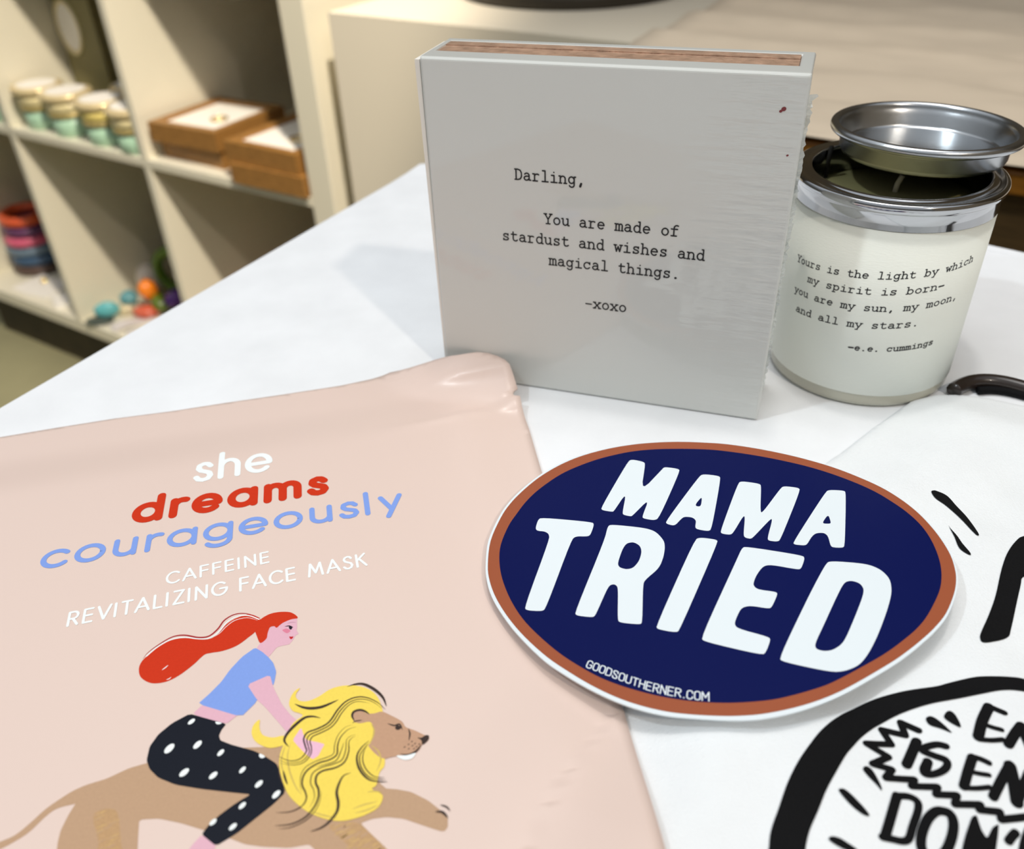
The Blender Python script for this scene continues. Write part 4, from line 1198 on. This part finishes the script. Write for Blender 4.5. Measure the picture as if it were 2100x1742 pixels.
# lower left cubby: bangles and cards
bcols = [('dark brown', (84, 66, 58)), ('deep blue', (58, 84, 112)), ('slate blue', (104, 124, 142)), ('pink', (206, 92, 122)), ('purple', (96, 54, 92)), ('orange', (206, 84, 44))]
zc = Z0
for nm_, c_ in bcols:
    o = obj('bangle', torus(.052, .0125, .0125, 48, 10, sy=.9), colmat('bangle_' + nm_.replace(' ', '_'), *c_, bump=.2), None, True, shelf_point(-.004, .13, zc))
    o.rotation_euler = (0, 0, rad(len(nm_) * 20))
    tag(o, nm_ + ' bangle in the stack of bangles in the lower left cubby', 'bangle', 'bangles stacked in the lower left cubby')
    zc += .0250
o = obj('gold_bead', blob(bmesh.new(), (0, 0, .008), .008, 3, .08, 3), GOLD, None, True, shelf_point(.088, .075, Z0 + .0005))
tag(o, 'shiny gold bead beside the stack of bangles', 'bead')
for i, (s_, d_, r_, lb) in enumerate(((.075, .018, 42, 'white card at the left photo edge below the bangles'), (.135, .020, 50, 'white card lying between two others below the bangles'),
                                      (.205, .018, 16, 'white card lying nearest the divider in the lower left cubby'))):
    o = bevel(obj('white_card', box((-.034, -.0, 0), (.034, .085, .004 + .003 * i)), CARD_WHITE, None, False, shelf_point(s_, d_, Z0)), .001)
    o.rotation_euler = (0, 0, SH_A + rad(r_ - 40))
    tag(o, lb, 'card', 'white cards in the lower left cubby')

# lower middle cubby: stones, beads, a big ring
for nm, cat, s_, d_, z_, r_, c_, lb, sc_ in (
        ('turquoise_stone', 'stone', .372, .040, .004, .023, (96, 176, 182), 'large turquoise stone at the front of the lower middle cubby', (1.1, .8, .78)),
        ('turquoise_stone', 'stone', .368, .105, .006, .018, (92, 150, 160), 'small teal stone behind the large turquoise one', (1, 1, .9)),
        ('cream_stone', 'stone', .392, .072, 0, .016, (212, 200, 164), 'small cream stone right of the large turquoise one', (1.2, .9, .7)),
        ('crystal_cluster', 'crystal', .368, .168, 0, .034, (214, 206, 200), 'whitish crystal cluster at the back by the divider', (.8, 1.1, 1.1)),
        ('orange_bead', 'bead', .432, .112, .026, .021, (240, 132, 30), 'bright orange round bead below the big green ring', (1, 1, 1.15)),
        ('coral_stone', 'stone', .448, .088, 0, .026, (204, 92, 64), 'coral red stone below the orange bead', (1.3, .9, .55)),
        ('green_stone', 'stone', .462, .118, .012, .020, (84, 104, 24), 'green stone right of the orange bead', (1, 1, .9)),
        ('purple_stone', 'stone', .488, .140, .012, .024, (84, 26, 128), 'deep purple stone under the big green ring', (1, 1, .95))):
    bm = blob(bmesh.new(), (0, 0, r_ * sc_[2]), r_, len(lb), .25, 3, sc_)
    o = obj(nm, bm, colmat(nm + '_' + str(c_[0]), *c_, rough=.25, coat=.5, bump=.2), None, True, shelf_point(s_, d_, Z0 - .001 + z_))
    tag(o, lb, cat)
o = obj('stone_base', blob(bmesh.new(), (0, 0, .006), .027, 5, .1, 3, (1.15, .8, .22)), colmat('dark_slate', 62, 72, 66), None, True, shelf_point(.374, .018, Z0 - .0005))
tag(o, 'dark flat slate piece in front of the large turquoise stone', 'slate')
o = obj('standing_ring', torus(.056, .012, 0, 48, 12), colmat('green_ring', 92, 124, 36, bump=.3), None, True, shelf_point(.462, .190, Z0 + .0685))
o.rotation_euler = (PI / 2 + rad(8), 0, SH_A + rad(20))
tag(o, 'big green ring standing upright against the divider', 'ring')
o = obj('maroon_box', box((-.035, 0, 0), (.035, .03, .095)), colmat('maroon', 106, 46, 58), None, False, shelf_point(.490, .268, Z0))
o.rotation_euler = (0, 0, SH_A)
tag(o, 'small maroon box standing behind the green ring', 'box')
for i, (s_, d_, r_, lb) in enumerate(((.430, .012, 30, 'white cloth strip in front of the coral stone'), (.490, .008, 30, 'white cloth strip nearest the table in the lower middle cubby'))):
    bm = bmesh.new()
    fill(bm, [[(-.016, -.005), (.016, -.005), (.018, .085), (-.014, .085)]], lambda x, y: .006 + .003 * math.sin(y * 70 + i), 0, .006)
    o = obj('cloth_strip', bm, colmat('grey_cloth_%d' % i, 206, 200, 198, rough=.8, coat=0), None, True, shelf_point(s_, d_, Z0))
    o.rotation_euler = (0, 0, SH_A + rad(r_ - 50))
    md = o.modifiers.new('thickness', 'SOLIDIFY')
    md.thickness = .005
    md.offset = -1
    tag(o, lb, 'cloth', 'white cloth strips in the lower middle cubby')

# lower right cubby
o = bevel(obj('coral_pouch', box((-.05, -.03, 0), (.05, .04, .03)), colmat('coral_fabric', 226, 108, 100, rough=.7, coat=0), None, False, shelf_point(.800, .10, Z0)), .012, 3)
o.rotation_euler = (0, 0, SH_A)
tag(o, 'coral pink pouch at the front of the lower right cubby', 'pouch')
o = bevel(obj('red_pouch', box((-.07, -.03, 0), (.07, .05, .05)), colmat('dark_red_fabric', 128, 22, 26, rough=.7, coat=0), None, False, shelf_point(.93, .17, Z0)), .014, 3)
o.rotation_euler = (0, 0, SH_A)
tag(o, 'dark red pouch at the back of the lower right cubby', 'pouch')

# ------------------------------------------------------------------ white pedestal with its round tray
ped = thing('pedestal', 'tall cream white pedestal beside the cube shelf with a round tray on top', 'pedestal', SH_O, SH_A)
TOPZ = .8396
S0, S1, D1 = 1.2028, 1.6612, .42
bm = bmesh.new()
add_box(bm, (S0, 0, 0), (S1, .128, TOPZ))
add_box(bm, (S0, .128, 0), (S1 - .05, .210, TOPZ - .004))
add_box(bm, (S0, .210, 0), (S1, D1, TOPZ))
add_box(bm, (S0, .128, TOPZ - .004), (S1, .210, TOPZ))
obj('pedestal_body', bm, PEDESTAL_WHITE, ped)
obj('recess_shade', box((S1 - .05, .1285, .0), (S1 - .046, .2095, TOPZ - .0045)), PLINTH_AND_SHADE, ped)  # dark sheet lining the slot, stands in for the shade inside
TRC = (1.42, .265)
tray_r = thing('round_tray', 'round black rimmed tray with wire spokes on the white pedestal', 'tray', SH_O + SH_U * TRC[0] + SH_M * TRC[1] + Vector((0, 0, TOPZ)), SH_A)
obj('tray_base', lathe([(0, .0005), (.148, .0005), (.148, .006), (0, .006)], 72), mat('pale_tray', lin(222, 206, 190), .4, var=.08, scale=20), tray_r)
obj('black_rim', lathe([(.148, .0005), (.156, .0005), (.158, .004), (.158, .020), (.154, .021), (.1485, .020)], 96, True), BLACK_METAL, tray_r, True)
for k in range(8):
    a = k * PI / 4 + rad(-62)
    obj('spoke', tube([(.02 * math.cos(a), .02 * math.sin(a), .0085), (.147 * math.cos(a), .147 * math.sin(a), .0085)], .0025, 6), BLACK_METAL, tray_r)

# ------------------------------------------------------------------ paper covered table behind
far = thing('wooden_table', 'dark wooden table with amber edge behind the candle', 'table', SH_O + SH_U * 2.037 + SH_M * -.285, SH_A)
obj('table_body', box((-.33, .012, 0), (1.3, .66, .8385)), WOOD_DARK, far)
bevel(obj('amber_edge', box((-.355, .0, .8390), (1.32, .68, .8545)), WOOD_AMBER, far), .002)
bm = bmesh.new()
fill(bm, [[(-.358, -.006), (1.33, -.006), (1.33, .68), (-.358, .68)]], lambda x, y: 0, 0, .03)
for v in bm.verts:
    x, y = v.co.x, v.co.y
    v.co.z = .006 + .0030 * math.sin(y * 62 + 1.5 * math.sin(x * 9) + .8 * math.sin(x * 23)) * sstep(y, .03, .12) + .0012 * math.sin(y * 130 + x * 17)
fp = obj('crinkled_paper', bm, mat('beige_paper', lin(206, 190, 168), .8, bump=.25, scale=40, stretch=(.5, 3, 1), var=.06, var_scale=9), None, True)
fp.location = SH_O + SH_U * 2.037 + SH_M * -.285 + Vector((0, 0, .8548))
fp.rotation_euler = (0, 0, SH_A)
md = fp.modifiers.new('thickness', 'SOLIDIFY')
md.thickness = .0006
md.offset = -1
tag(fp, 'beige crinkled paper sheet covering the wooden table behind the candle', 'table paper')
